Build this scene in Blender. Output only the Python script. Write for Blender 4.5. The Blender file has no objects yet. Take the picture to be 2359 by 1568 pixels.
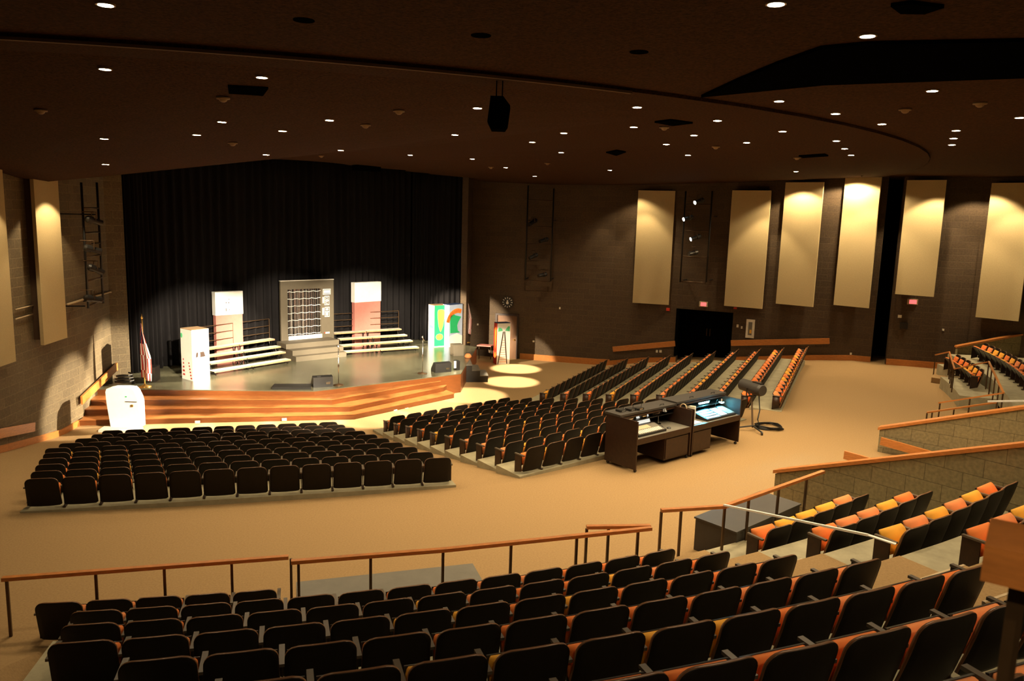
import bpy, bmesh, math, random
import numpy as np
from mathutils import Vector, Matrix
random.seed(4)
scene = bpy.context.scene
COL = scene.collection
W_PX, H_PX = 2359, 1568

# ------------------------------------------------------------------ camera, world, exposure
F, CX, CY, HC = 1792.0, 1179.5, 784.0, 5.76
_p, _r = math.radians(9.0), math.radians(1.67)
FW = np.array([0, math.cos(_p), -math.sin(_p)])
_rt = np.array([1.0, 0, 0]); _up = np.cross(_rt, FW)
RT = _rt * math.cos(_r) + _up * math.sin(_r)
UP = -_rt * math.sin(_r) + _up * math.cos(_r)
CAM = np.array([0, 0, HC])
cd = bpy.data.cameras.new('camera'); cam = bpy.data.objects.new('camera', cd); COL.objects.link(cam)
cd.sensor_width = 36; cd.lens = 36 * F / W_PX; cd.clip_end = 300
cd.dof.use_dof = True; cd.dof.focus_distance = 16; cd.dof.aperture_fstop = 5.0
M = Matrix.Identity(4)
for i in range(3):
    M[i][0], M[i][1], M[i][2], M[i][3] = RT[i], UP[i], -FW[i], CAM[i]
cam.matrix_world = M
scene.camera = cam
w = bpy.data.worlds.new('world'); scene.world = w; w.use_nodes = True
w.node_tree.nodes['Background'].inputs[0].default_value = (1, .6, .3, 1)
w.node_tree.nodes['Background'].inputs[1].default_value = .004
vs = scene.view_settings
vs.view_transform = 'Standard'; vs.look = 'None'; vs.gamma = 1; vs.use_curve_mapping = False
vs.exposure = 0.0
HOUSE = (1, .765, .45)          # dimmed tungsten house lights
STAGE = (1, .84, .60)          # tungsten stage lights
HOUSE_W = 365.0

# ------------------------------------------------------------------ maths: where a line of sight meets a real surface
def aisle_edge(R): return -80.0 + max(0, (R - 27.4) / 1.11) * .98     # left edge of the balcony terraces (degrees)
K = np.array([-10.3, 35.4])     # centre of the fan plan (on the stage)
def ray(x, y): return FW + RT * (x - CX) / F + UP * (CY - y) / F
def G(x, y, z):
    d = ray(x, y); return CAM + d * ((z - HC) / d[2])
def onsurf(x, y, zf, z0):
    z = z0
    for _ in range(30):
        P = G(x, y, z); z = .5 * z + .5 * zf(P[0], P[1])
    return G(x, y, z)
def onwall(x, y, a, b):
    """point where the sight line meets the vertical plane through plan points a, b"""
    n = np.array([-(b[1] - a[1]), b[0] - a[0]]); d = ray(x, y)
    t = ((a[0] - CAM[0]) * n[0] + (a[1] - CAM[1]) * n[1]) / (d[0] * n[0] + d[1] * n[1])
    return CAM + d * t
def pol(R, ang, z=0):
    a = math.radians(ang); return np.array([K[0] + R * math.cos(a), K[1] + R * math.sin(a), z])
def V2(a): return np.array([a[0], a[1]])
def unit(v): v = np.array(v, float); return v / np.linalg.norm(v)

# ------------------------------------------------------------------ materials
def nod(nt, t, **kw):
    n = nt.nodes.new(t)
    for k, v in kw.items(): setattr(n, k, v)
    return n
def mat(name, col, rough=.7, metal=0.0, emit=None, es=0, var=.12, scale=6.0, spec=.5, bump=0, coat=0, stretch=None):
    m = bpy.data.materials.new(name); m.use_nodes = True; nt = m.node_tree; b = nt.nodes['Principled BSDF']
    b.inputs['Roughness'].default_value = rough; b.inputs['Metallic'].default_value = metal
    b.inputs['Specular IOR Level'].default_value = spec
    if coat: b.inputs['Coat Weight'].default_value = coat; b.inputs['Coat Roughness'].default_value = .15
    tc = nod(nt, 'ShaderNodeTexCoord'); mp = nod(nt, 'ShaderNodeMapping'); nz = nod(nt, 'ShaderNodeTexNoise')
    nt.links.new(tc.outputs['Object'], mp.inputs[0]); nt.links.new(mp.outputs[0], nz.inputs['Vector'])
    if stretch: mp.inputs['Scale'].default_value = stretch
    nz.inputs['Scale'].default_value = scale; nz.inputs['Detail'].default_value = 5; nz.inputs['Roughness'].default_value = .65
    cr = nod(nt, 'ShaderNodeValToRGB')
    cr.color_ramp.elements[0].position = .28; cr.color_ramp.elements[1].position = .72
    cr.color_ramp.elements[0].color = (*[c * (1 - var) for c in col], 1)
    cr.color_ramp.elements[1].color = (*[min(1, c * (1 + var)) for c in col], 1)
    nt.links.new(nz.outputs['Fac'], cr.inputs[0]); nt.links.new(cr.outputs[0], b.inputs['Base Color'])
    if bump:
        bp = nod(nt, 'ShaderNodeBump'); bp.inputs['Strength'].default_value = bump; bp.inputs['Distance'].default_value = .02
        nt.links.new(nz.outputs['Fac'], bp.inputs['Height']); nt.links.new(bp.outputs[0], b.inputs['Normal'])
    if emit:
        b.inputs['Emission Color'].default_value = (*emit, 1); b.inputs['Emission Strength'].default_value = es
    return m
def brick(name, c1, c2, mortar, bw=.55, bh=.27, ms=.012, rough=.8):
    m = mat(name, c1, rough); nt = m.node_tree; b = nt.nodes['Principled BSDF']
    uv = nod(nt, 'ShaderNodeUVMap'); br = nod(nt, 'ShaderNodeTexBrick')
    br.inputs['Scale'].default_value = 1; br.inputs['Brick Width'].default_value = bw; br.inputs['Row Height'].default_value = bh
    br.inputs['Mortar Size'].default_value = ms; br.inputs['Mortar Smooth'].default_value = .3
    br.inputs['Color1'].default_value = (*c1, 1); br.inputs['Color2'].default_value = (*c2, 1); br.inputs['Mortar'].default_value = (*mortar, 1)
    nt.links.new(uv.outputs[0], br.inputs['Vector'])
    nz = nod(nt, 'ShaderNodeTexNoise'); nz.inputs['Scale'].default_value = 16; nz.inputs['Detail'].default_value = 6
    nt.links.new(uv.outputs[0], nz.inputs['Vector'])
    mx = nod(nt, 'ShaderNodeMix', data_type='RGBA', blend_type='MULTIPLY'); mx.inputs['Factor'].default_value = .8
    cr = nod(nt, 'ShaderNodeValToRGB'); cr.color_ramp.elements[0].position = .3; cr.color_ramp.elements[0].color = (.68, .68, .68, 1)
    cr.color_ramp.elements[1].position = .7; cr.color_ramp.elements[1].color = (1.18, 1.18, 1.18, 1)
    nt.links.new(nz.outputs['Fac'], cr.inputs[0])
    nt.links.new(br.outputs['Color'], mx.inputs['A']); nt.links.new(cr.outputs[0], mx.inputs['B'])
    nt.links.new(mx.outputs['Result'], b.inputs['Base Color'])
    bp = nod(nt, 'ShaderNodeBump'); bp.inputs['Strength'].default_value = .5; bp.inputs['Distance'].default_value = .03
    nt.links.new(br.outputs['Fac'], bp.inputs['Height']); bp.invert = True
    nt.links.new(bp.outputs[0], b.inputs['Normal'])
    return m
MT = dict(
    carpet=mat('tan carpet', (.345, .222, .105), .95, var=.16, scale=30, spec=.1),
    concrete=mat('terrace concrete', (.34, .30, .19), .75, var=.2, scale=3),
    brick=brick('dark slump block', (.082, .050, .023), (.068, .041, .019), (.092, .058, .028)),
    brick_lit=brick('lit olive slump block', (.16, .115, .058), (.125, .09, .045), (.21, .155, .08)),  # slump block again, its lit look on the left put into the colour
    block=brick('painted block', (.27, .215, .105), (.245, .195, .095), (.14, .105, .05), .62, .31, .007),
    ceiling=mat('brown ceiling', (.042, .0175, .0062), .95, var=.8, scale=22, spec=.1),
    black=mat('black paint', (.002, .002, .002), .9, spec=0),
    wood=mat('oiled wood', (.50, .18, .042), .38, var=.25, scale=7, stretch=(1, 1, 6)),
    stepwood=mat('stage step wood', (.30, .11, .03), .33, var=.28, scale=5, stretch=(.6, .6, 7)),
    darkwood=mat('dark laminate', (.030, .0115, .0045), .45, var=.3, scale=12),
    shell=mat('dark seat plywood', (.0085, .0052, .003), .55, var=.3, scale=8, spec=.25),
    edge=mat('lit seat edge', (.17, .075, .03), .35),  # rim highlights put into the colour, paler than the shell
    orange=mat('orange upholstery', (.80, .21, .035), .8, var=.06),
    yellow=mat('yellow upholstery', (.84, .40, .035), .8, var=.06),
    salmon=mat('salmon upholstery', (.80, .27, .085), .8, var=.06),
    arm=mat('grey arm pad', (.11, .085, .06), .35),
    panel=mat('beige panel cloth', (.52, .41, .22), .9, var=.1, scale=40, spec=.1),
    panelside=mat('dark panel edge', (.06, .03, .012), .8),
    metal=mat('bronze metal', (.085, .048, .022), .4, .5),
    blackmetal=mat('black metal', (.012, .011, .010), .45, .3),
    chrome=mat('chrome', (.6, .6, .58), .2, 1.0),
    greypaint=mat('grey paint', (.17, .155, .125), .5, var=.1, scale=4),
    deck=mat('stage deck paint', (.10, .095, .06), .26, var=.25, scale=3),
    greyset=mat('grey set paint', (.115, .094, .063), .6, var=.05),
    white=mat('white paint', (.86, .86, .82), .6, var=.03),
    whiteplank=mat('worn white plank', (.72, .68, .60), .6, var=.1),
    brownboard=mat('raw hardboard', (.32, .20, .10), .7),
    pink=mat('pink paper', (.48, .17, .135), .8, var=.08),
    green=mat('green paint', (.012, .42, .14), .6, var=.05),
    leaf=mat('leaf green paint', (.12, .62, .30), .6, var=.05),
    blue=mat('navy paint', (.012, .03, .09), .5),
    sky=mat('pale blue paint', (.42, .52, .70), .6, var=.06),
    red=mat('red paint', (.70, .045, .02), .5, var=.05),
    flagred=mat('flag red', (.42, .03, .02), .7),
    yelpaint=mat('yellow paint', (.85, .50, .06), .6, var=.05),
    orpaint=mat('orange paint', (.82, .25, .03), .6),
    curtain=mat('black velour', (.0095, .0083, .009), .85, spec=.15),
    black2=mat('black plastic', (.016, .015, .014), .4),
    beige=mat('beige plastic', (.55, .42, .26), .6),
    ivory=mat('ivory plastic', (.8, .74, .6), .5),
    lamp=mat('lamp lens', (1, 1, 1), .5, emit=(1, .86, .6), es=60),
    coollamp=mat('cool lamp lens', (1, 1, 1), .5, emit=(.22, .85, 1), es=40),
    spotlens=mat('spotlight lens', (1, 1, 1), .5, emit=(.9, 1, .95), es=25),
    exitlit=mat('lit sign face', (.5, .1, .1), .5, emit=(1, .16, .15), es=1.3),
    screen=mat('screen glow', (.5, .5, .5), .4, emit=(.9, .9, .8), es=.9),
    brass=mat('brass', (.75, .48, .14), .3, .9),
    clockdial=mat('clock dial', (.03, .025, .02), .5),
    tinsel=mat('silver tinsel', (.55, .5, .47), .2, .9, var=.6, scale=30),
    glow=mat('clock marks', (.9, .85, .75), .6),
    gold=mat('door wood', (.15, .062, .018), .5, var=.15, stretch=(3, 3, .5)),
    darkgrey=mat('dark grey paint', (.042, .036, .031), .5, var=.12, scale=4), detector=mat('detector plastic', (.22, .14, .07), .6), crease_light=mat('painted crease light', (.10, .055, .022), .8), stepdark=mat('stage riser wood', (.15, .046, .011), .35, var=.25, scale=5, stretch=(.6, .6, 7)),
    frost=mat('tape white', (.95, .92, .86), .6),
)

# ------------------------------------------------------------------ mesh builder
class MB:
    def __init__(s): s.v = []; s.f = []; s.m = []; s.uv = {}
    def add(s, vs, fs, mi=0):
        o = len(s.v); s.v += [tuple(map(float, p)) for p in vs]
        for f in fs: s.f.append([i + o for i in f]); s.m.append(mi)
        return s
    def box(s, c, d, rz=0, mi=0, axes=None):
        if axes is None:
            a = (math.cos(rz), math.sin(rz), 0); axes = (a, (-a[1], a[0], 0), (0, 0, 1))
        ax = [np.array(q, float) for q in axes]; c = np.array(c, float)
        vs = [c + ax[0] * d[0] * .5 * i + ax[1] * d[1] * .5 * j + ax[2] * d[2] * .5 * k for i in (-1, 1) for j in (-1, 1) for k in (-1, 1)]
        return s.add(vs, [(0, 1, 3, 2), (4, 6, 7, 5), (0, 4, 5, 1), (2, 3, 7, 6), (0, 2, 6, 4), (1, 5, 7, 3)], mi)
    def prism(s, poly, z0, z1, mi=0):
        n = len(poly); z0s = z0 if hasattr(z0, '__len__') else [z0] * n; z1s = z1 if hasattr(z1, '__len__') else [z1] * n
        A = 0
        for i in range(n):
            j = (i + 1) % n; A += poly[i][0] * poly[j][1] - poly[j][0] * poly[i][1]
        idx = list(range(n)) if A > 0 else list(range(n))[::-1]
        P = [poly[i] for i in idx]
        vs = [(p[0], p[1], z0s[idx[k]]) for k, p in enumerate(P)] + [(p[0], p[1], z1s[idx[k]]) for k, p in enumerate(P)]
        fs = [tuple(range(n))[::-1], tuple(range(n, 2 * n))] + [(i, (i + 1) % n, n + (i + 1) % n, n + i) for i in range(n)]
        return s.add(vs, fs, mi)
    def tube(s, pts, r, n=8, mi=0, caps=True):
        pts = [np.array(p, float) for p in pts]; rings = []
        rs = r if hasattr(r, '__len__') else [r] * len(pts)
        for i, p in enumerate(pts):
            d = unit(pts[min(i + 1, len(pts) - 1)] - pts[max(i - 1, 0)])
            a = np.cross(d, [0, 0, 1.0])
            if np.linalg.norm(a) < .05: a = np.cross(d, [1.0, 0, 0])
            a = unit(a); b = np.cross(d, a)
            rings.append([p + (a * math.cos(t) + b * math.sin(t)) * rs[i] for t in [2 * math.pi * k / n for k in range(n)]])
        vs = [q for rg in rings for q in rg]; fs = []
        for i in range(len(pts) - 1):
            for k in range(n): fs.append((i * n + k, i * n + (k + 1) % n, (i + 1) * n + (k + 1) % n, (i + 1) * n + k))
        if caps: fs += [tuple(range(n))[::-1], tuple(range((len(pts) - 1) * n, len(pts) * n))]
        return s.add(vs, fs, mi)
    def lathe(s, c, prof, n=16, mi=0):
        vs = []; fs = []
        for r, z in prof:
            for k in range(n): t = 2 * math.pi * k / n; vs.append((c[0] + r * math.cos(t), c[1] + r * math.sin(t), c[2] + z))
        for i in range(len(prof) - 1):
            for k in range(n): fs.append((i * n + k, i * n + (k + 1) % n, (i + 1) * n + (k + 1) % n, (i + 1) * n + k))
        fs += [tuple(range(n))[::-1], tuple(range((len(prof) - 1) * n, len(prof) * n))]
        return s.add(vs, fs, mi)
    def bar(s, p0, p1, w_, h_, mi=0):
        """rectangular bar, w_ sideways, h_ upright"""
        p0 = np.array(p0, float); p1 = np.array(p1, float); d = p1 - p0; L = np.linalg.norm(d); d /= L
        a = np.cross(d, [0, 0, 1.0])
        if np.linalg.norm(a) < .02: a = np.array([1.0, 0, 0])
        a = unit(a); b = np.cross(a, d)
        return s.box((p0 + p1) / 2, (L, w_, h_), mi=mi, axes=(d, a, b))
    def plate(s, o, ex, ez, pts, thick, mi=0):
        """flat shape: pts in the (ex, ez) frame at o, pushed out by thick along the face normal"""
        o = np.array(o, float); ex = np.array(ex, float); ez = np.array(ez, float); nrm = unit(np.cross(ex, ez))
        n = len(pts); vs = [o + ex * a + ez * b for a, b in pts] + [o + ex * a + ez * b + nrm * thick for a, b in pts]
        fs = [tuple(range(n))[::-1], tuple(range(n, 2 * n))] + [(i, (i + 1) % n, n + (i + 1) % n, n + i) for i in range(n)]
        return s.add(vs, fs, mi)
    def mesh(s, name, mats, smooth=False, off=(0, 0, 0), uv=False):
        me = bpy.data.meshes.new(name)
        me.from_pydata([(a - off[0], b - off[1], c - off[2]) for a, b, c in s.v], [], s.f)
        for m_ in mats: me.materials.append(MT[m_])
        me.polygons.foreach_set('material_index', s.m)
        if smooth: me.polygons.foreach_set('use_smooth', [True] * len(s.f))
        if uv:
            l = me.uv_layers.new(name='UVMap')
            for p in me.polygons:
                nrm = p.normal
                t = np.array([-nrm[1], nrm[0]]); L = np.linalg.norm(t); t = t / L if L > .3 else np.array([1.0, 0])
                for li in p.loop_indices:
                    c = me.vertices[me.loops[li].vertex_index].co
                    l.data[li].uv = (c[0] * t[0] + c[1] * t[1] + 100, c[2] + 100) if L > .3 else (c[0] + 100, c[1] + 100)
        me.update(); return me
    def build(s, name, mats, parent=None, smooth=False, loc=None, uv=False):
        if isinstance(mats, str): mats = [mats]
        off = (0, 0, 0)
        if parent is not None: off = tuple(world_loc(parent))
        elif loc is not None: off = tuple(map(float, loc))
        me = s.mesh(name, mats, smooth, off, uv)
        bm = bmesh.new(); bm.from_mesh(me); bmesh.ops.recalc_face_normals(bm, faces=bm.faces); bm.to_mesh(me); bm.free()
        o = bpy.data.objects.new(name, me); COL.objects.link(o)
        if parent is not None: o.parent = parent
        elif loc is not None: o.location = off
        return o
def world_loc(o):
    l = Vector(o.location)
    while o.parent is not None: o = o.parent; l += Vector(o.location)
    return l
def tag(o, label, cat, group=None, kind=None):
    o['label'] = label; o['category'] = cat
    if group: o['group'] = group
    if kind: o['kind'] = kind
    return o
def thing(name, loc, label, cat, group=None):
    o = bpy.data.objects.new(name, None); COL.objects.link(o); o.location = tuple(map(float, loc)); o.empty_display_size = .2
    return tag(o, label, cat, group)
def struct(name, mb, mats, label=None, cat=None, smooth=False, uv=False):
    o = mb.build(name, mats, smooth=smooth, uv=uv); o['kind'] = 'structure'
    if label: o['label'] = label
    if cat: o['category'] = cat
    return o
def spot(name, loc, target, watts, deg, blend=.4, col=HOUSE, r=.08, parent=None):
    ld = bpy.data.lights.new(name, 'SPOT'); ld.energy = watts; ld.spot_size = math.radians(deg); ld.spot_blend = blend
    ld.color = col; ld.shadow_soft_size = r
    o = bpy.data.objects.new(name, ld); COL.objects.link(o)
    d = Vector(tuple(map(float, np.array(target) - np.array(loc))))
    o.rotation_euler = d.to_track_quat('-Z', 'Y').to_euler(); o.location = tuple(map(float, loc))
    if parent is not None: o.location = Vector(o.location) - world_loc(parent); o.parent = parent
    return o
ORD = ['zeroth', 'first', 'second', 'third', 'fourth', 'fifth', 'sixth', 'seventh', 'eighth', 'ninth', 'tenth', 'eleventh', 'twelfth', 'thirteenth', 'fourteenth', 'fifteenth', 'sixteenth', 'seventeenth']

# ------------------------------------------------------------------ floor, ceiling
def zfloor(x, y):
    v = np.array([x, y]) - K; R = np.hypot(*v); a = math.degrees(math.atan2(v[1], v[0]))
    z = -.16 * (21.6 - R) if R < 21.6 else 0.0
    z = max(z, -1.5)
    if a > -14:
        t = min(1, (a + 14) / 14.0)
        zz = -.135 * (25.3 - R) if R < 25.3 else 0
        if R < 17: zz -= .12 * (17 - R)
        z = max(-1.5, z * (1 - t) + zz * t)
    if a < aisle_edge(R) and R > 26.3: z = max(z, .378 * (R - 26.3) * min(1, (aisle_edge(R) - a) / .3))
    return z
mb = MB(); Rs = list(np.arange(7, 21.6, .7)) + [21.6, 22.5, 23.5, 24.5, 25.3, 26.3, 27.5, 29, 31, 33, 36]
As = sorted(set(list(np.arange(-122, 44.1, 2.0)) + list(np.arange(-82, -70, .5))))
for R in Rs:
    for a in As: P = pol(R, a); mb.v.append((P[0], P[1], zfloor(P[0], P[1])))
na = len(As)
for i in range(len(Rs) - 1):
    for j in range(na - 1): mb.f.append([i * na + j, (i + 1) * na + j, (i + 1) * na + j + 1, i * na + j + 1]); mb.m.append(0)
struct('floor', mb, ['carpet'])

def zceil(x, y, rear=False):
    v = np.array([x, y]) - K; R = np.hypot(*v); u = v @ np.array([.794, .608])
    if rear: return 7.88
    fade = min(1, max(0, (24.5 - R) / 12.0))
    drop = .92 * max(0, (-u - 1.5) / 5.6) if u < 0 else (.25 * max(0, (u - 2.5) / 5.9))
    return 7.82 - min(drop, 1.5) * fade
CR = 25.4
mb = MB(); Rs = list(np.arange(0.5, CR, 1.2)) + [CR]; As = list(np.arange(-180, 181, 4.0)); na = len(As)
def inprosc(x, y):   # keep the ceiling on the house side of the proscenium line
    return (x + 14.66) * 9.42 - (y - 29.38) * 12.31 > -4.0
for R in Rs:
    for a in As: P = pol(R, a); mb.v.append((P[0], P[1], zceil(P[0], P[1])))
for i in range(len(Rs) - 1):
    for j in range(na - 1):
        q = [i * na + j, i * na + j + 1, (i + 1) * na + j + 1, (i + 1) * na + j]
        if all(inprosc(mb.v[k][0], mb.v[k][1]) or mb.v[k][0] > -2.6 for k in q): mb.f.append(q); mb.m.append(0)
o = len(mb.v); As2 = list(np.arange(-120, 30.1, 3.0))
for R, z in ((CR, 7.82), (CR, 7.88), (30, 7.88), (36, 7.88), (43, 7.88)):
    for a in As2: P = pol(R, a); mb.v.append((P[0], P[1], z))
n2 = len(As2)
for i in range(4):
    for j in range(n2 - 1): mb.f.append([o + i * n2 + j, o + i * n2 + j + 1, o + (i + 1) * n2 + j + 1, o + (i + 1) * n2 + j]); mb.m.append(0)
struct('ceiling', mb, ['ceiling'])

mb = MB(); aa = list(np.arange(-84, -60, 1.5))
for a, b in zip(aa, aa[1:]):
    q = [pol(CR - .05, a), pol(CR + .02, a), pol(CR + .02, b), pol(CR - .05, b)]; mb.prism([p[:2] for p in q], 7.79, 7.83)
struct('trim_lit_edge', mb, ['crease_light'], 'thin pale strip painted as the lit edge of the ceiling crease', 'painted crease light')  # the crease catching light, put into a paler strip
# dark catwalk slot in the ceiling and the flush dark vents
mb = MB()
pts = [G(x, y, 7.84) for x, y in ((1615, 224), (1700, 185), (1790, 148), (1890, 113), (2000, 103), (2359, 96), (2500, 92), (2500, 172), (2359, 180), (1900, 196))]
mb.prism([(p[0], p[1]) for p in pts], 7.835, 7.92)
struct('trim_1', mb, ['black'], 'wide black catwalk slot across the ceiling', 'ceiling slot')
for k, (lab, q) in enumerate([('long dark ceiling vent left of the hanging speaker', ((525, 198), (618, 203), (606, 219), (527, 214))),
                              ('thin dark ceiling vent right of the hanging speaker', ((1508, 281), (1545, 276), (1596, 283), (1550, 289))),
                              ('thin dark ceiling vent near the right wall panels', ((1840, 359), (1900, 355), (1908, 359), (1850, 363))),
                              ('dark oval ceiling vent above the catwalk slot', ((2052, 12), (2100, 5), (2175, 15), (2130, 30), (2075, 29))),
                              ('small dark vent over the third wall panel', ((1396, 351), (1420, 346), (1442, 350), (1420, 358)))]):
    zz = lambda x, y: zceil(x, y, np.hypot(x - K[0], y - K[1]) > CR) - .02
    P = [onsurf(x, y, zz, 7.8) for x, y in q]
    mb = MB(); mb.prism([(p[0], p[1]) for p in P], [p[2] - .015 for p in P], [p[2] + .05 for p in P])
    tag(mb.build('ceiling_vent', ['black'], loc=P[0]), lab, 'vent', 'dark ceiling vents')
for lab, (x, y) in [('tiny dark round hole in the rear ceiling at top left', (700, 48)), ('tiny dark round hole above the hanging speaker', (1108, 83)), ('tiny dark round hole right of the hanging speaker', (1472, 121))]:
    P = G(x, y, 7.87); mb = MB(); mb.lathe(P, [(.1, 0), (.12, .0), (.12, .03)], 14)
    tag(mb.build('ceiling_port', ['black'], loc=P), lab, 'ceiling port', 'dark ceiling ports')

# ------------------------------------------------------------------ walls
A_, B_, C_, D_ = (.2, 39.88), (4.95, 38.63), (15.56, 33.25), (16.02, 32.81)
E_ = (18.87, 31.9); Fw = (23.5, 27.5)
def wallseg(mb, a, b, z0, z1, t=.3, mi=0):
    a = V2(a); b = V2(b); d = unit(b - a); n = np.array([d[1], -d[0]])
    if n @ (np.array([0, 10.0]) - a) > 0: n = -n      # thickness away from the house
    mb.prism([a, b, b + n * t, a + n * t], z0, z1, mi)
JL = (-15.1, 28.9); L0 = (-11.9, 0.0); L1 = (-14.37, 25.33)
PL = (-14.66, 29.38); PR = (-2.35, 38.8)
mb = MB(); wallseg(mb, L0, L1, -1.6, 8.7); wallseg(mb, L1, JL, -1.6, 8.7); struct('wall_left', mb, ['brick_lit'], uv=True)
mb = MB(); mb.prism([JL, PL, (-15.3, 30.3), (-15.9, 29.4)], -1.6, 9.4); struct('wall_proscenium', mb, ['brick_lit'], uv=True)
dA = onwall(1143, 722, A_, (-2.3, 40.53)); 
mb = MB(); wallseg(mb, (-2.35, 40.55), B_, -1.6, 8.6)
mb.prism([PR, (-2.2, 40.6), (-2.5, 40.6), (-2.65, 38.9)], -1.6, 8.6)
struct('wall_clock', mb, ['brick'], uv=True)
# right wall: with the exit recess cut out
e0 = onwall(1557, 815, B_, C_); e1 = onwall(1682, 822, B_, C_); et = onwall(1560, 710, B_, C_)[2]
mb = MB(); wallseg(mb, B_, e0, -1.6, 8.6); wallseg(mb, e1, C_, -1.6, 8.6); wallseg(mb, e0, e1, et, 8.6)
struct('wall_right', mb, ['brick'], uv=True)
mb = MB(); wallseg(mb, D_, E_, -.1, 8.6); wallseg(mb, E_, Fw, -.1, 8.6); wallseg(mb, Fw, (27, 20), -.1, 8.6)
nn = unit(np.array([5.4, 10.6]))
mb.prism([D_, V2(D_) + nn * 2.2, V2(D_) + nn * 2.2 + (.15, -.1), V2(D_) + (.12, -.05)], -.1, 8.6)
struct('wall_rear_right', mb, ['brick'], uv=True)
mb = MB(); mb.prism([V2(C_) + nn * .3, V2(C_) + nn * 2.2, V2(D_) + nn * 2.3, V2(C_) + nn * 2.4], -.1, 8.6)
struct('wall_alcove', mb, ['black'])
# exit recess with double doors
nd = unit(np.array([5.4, 10.6])); e0v, e1v = V2(e0), V2(e1); zb = min(e0[2], e1[2]) - .1
mb = MB(); mb.prism([e0v + nd * .9, e1v + nd * .9, e1v + nd * 1.0, e0v + nd * 1.0], zb, et + .3)
mb.prism([e0v, e0v + nd * .9, e0v + nd * .9 - (.1, 0), e0v - (.1, -.02)], zb, et); mb.prism([e1v, e1v + nd * .9, e1v + nd * .9 + (.1, 0), e1v + (.1, 0)], zb, et)
d2 = struct('door_2', mb, ['black'], 'recessed dark double exit doors in the right wall', 'door')
for s_ in (.47, .53):
    p = e0v * (1 - s_) + e1v * s_ + nd * .86
    hb = MB(); hb.tube([(p[0], p[1], zb + 1.0), (p[0], p[1], zb + 1.35)], .02); hb.build('door_handle', ['metal'], d2)
# stage door beside the clock
ca, cb = np.array([-2.35, 40.55]), np.array(B_); cdv = unit(cb - ca); cn = np.array([cdv[1], -cdv[0]])
p0 = onwall(1147, 725, ca, cb); p1 = onwall(1189, 832, ca, cb)
mb = MB(); c = (V2(p0) + V2(p1)) / 2; wdt = np.linalg.norm(V2(p1) - V2(p0)); rz = math.atan2(cdv[1], cdv[0])
mb.box((*(c + cn * .03), (p0[2] - 1.5) / 2), (wdt, .06, p0[2] + 1.5), rz)
d1 = struct('door_1', mb, ['gold'], 'brown wooden stage door beneath the clock', 'door')
mb = MB()
for s_ in (-1, 1): mb.box((*(c + cdv * s_ * (wdt / 2 + .05) + cn * .05), (p0[2] - 1.5) / 2), (.1, .12, p0[2] + 1.5), rz)
mb.box((*(c + cn * .05), p0[2] + .05), (wdt + .2, .12, .1), rz); mb.build('door_frame', ['darkwood'], d1)
mb = MB(); q = c + cdv * (wdt / 2 - .12) + cn * .1; mb.lathe((q[0], q[1], -.55), [(.02, 0), (.045, .02), (.045, .06), (.02, .08)], 10); mb.build('door_handle', ['brass'], d1)

# baseboards follow the floor
def baseboard(name, a, b, h=.22, t=.05):
    a = V2(a); b = V2(b); d = unit(b - a); n = np.array([d[1], -d[0]])
    if n @ (np.array([0, 10.0]) - a) < 0: n = -n
    N = max(2, int(np.linalg.norm(b - a) / .7)); mb = MB()
    for i in range(N):
        q0 = a + (b - a) * i / N; q1 = a + (b - a) * (i + 1) / N; z0 = zfloor(*q0); z1 = zfloor(*q1)
        mb.prism([q0, q1, q1 + n * t, q0 + n * t], [z0 - .1, z1 - .1, z1 - .1, z0 - .1], [z0 + h, z1 + h, z1 + h, z0 + h])
    return struct(name, mb, ['wood'])
baseboard('baseboard_left', (-13.1, 12), L1, .2); baseboard('baseboard_clock', p1[:2] + cdv * .2, B_, .3)
baseboard('baseboard_right', B_, e0, .24); baseboard('baseboard_right_rear', e1, C_, .24)
baseboard('baseboard_rear_right', D_, E_, .26)

# ------------------------------------------------------------------ acoustic panels
def wpanel(label, a, b, xl, xr, ytl, ybl, turn=0, off=.22, th=.1, group='tall beige acoustic panels'):
    a = V2(a); b = V2(b); d = unit(b - a); n = np.array([d[1], -d[0]])
    if n @ (np.array([0, 10.0]) - a) < 0: n = -n
    bl = onwall(xl, ybl, a + n * (off + th), b + n * (off + th)); bl2 = V2(bl)
    t = math.radians(turn); d = np.array([d[0] * math.cos(t) - d[1] * math.sin(t), d[0] * math.sin(t) + d[1] * math.cos(t)])
    n = np.array([d[1], -d[0]]) * (1 if n @ np.array([d[1], -d[0]]) > 0 else -1)
    br = V2(onwall(xr, ybl + (xr - xl) * .1, bl2, bl2 + d)); zt = onwall(xl, ytl, bl2, bl2 + d)[2]; zb = bl[2]
    c = (bl2 + br) / 2
    e = thing('acoustic_panel', (c[0], c[1], zb), label, 'acoustic panel', group)
    mb = MB(); mb.prism([bl2, br, br - n * th, bl2 - n * th], zb, zt)
    mb.build('panel_face', ['panel'], e)
    mb = MB(); s0 = bl2 - n * th; s1 = br - n * th; g = (s1 - s0) * .06
    mb.prism([s0 + g, s1 - g, s1 - g - n * .25, s0 + g - n * .25], zb + .15, zt - .15); mb.build('mounting_frame', ['panelside'], e)
    return e
LW0, LW1 = L0, L1
wpanel('tall beige acoustic panel cut off by the left photo edge', LW0, LW1, -50, 40, 360, 862, 0)
wpanel('tall beige acoustic panel on left wall beside the light ladder', LW0, LW1, 102, 157, 383, 795, 0)
wpanel('beige wall panel nearest the right light ladder', B_, C_, 1310, 1387, 433, 690, 13)
wpanel('beige wall panel left of the exit doors', B_, C_, 1457, 1540, 438, 697, 8)
wpanel('beige wall panel over the framed picture', B_, C_, 1668, 1755, 438, 704, -4)
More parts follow.
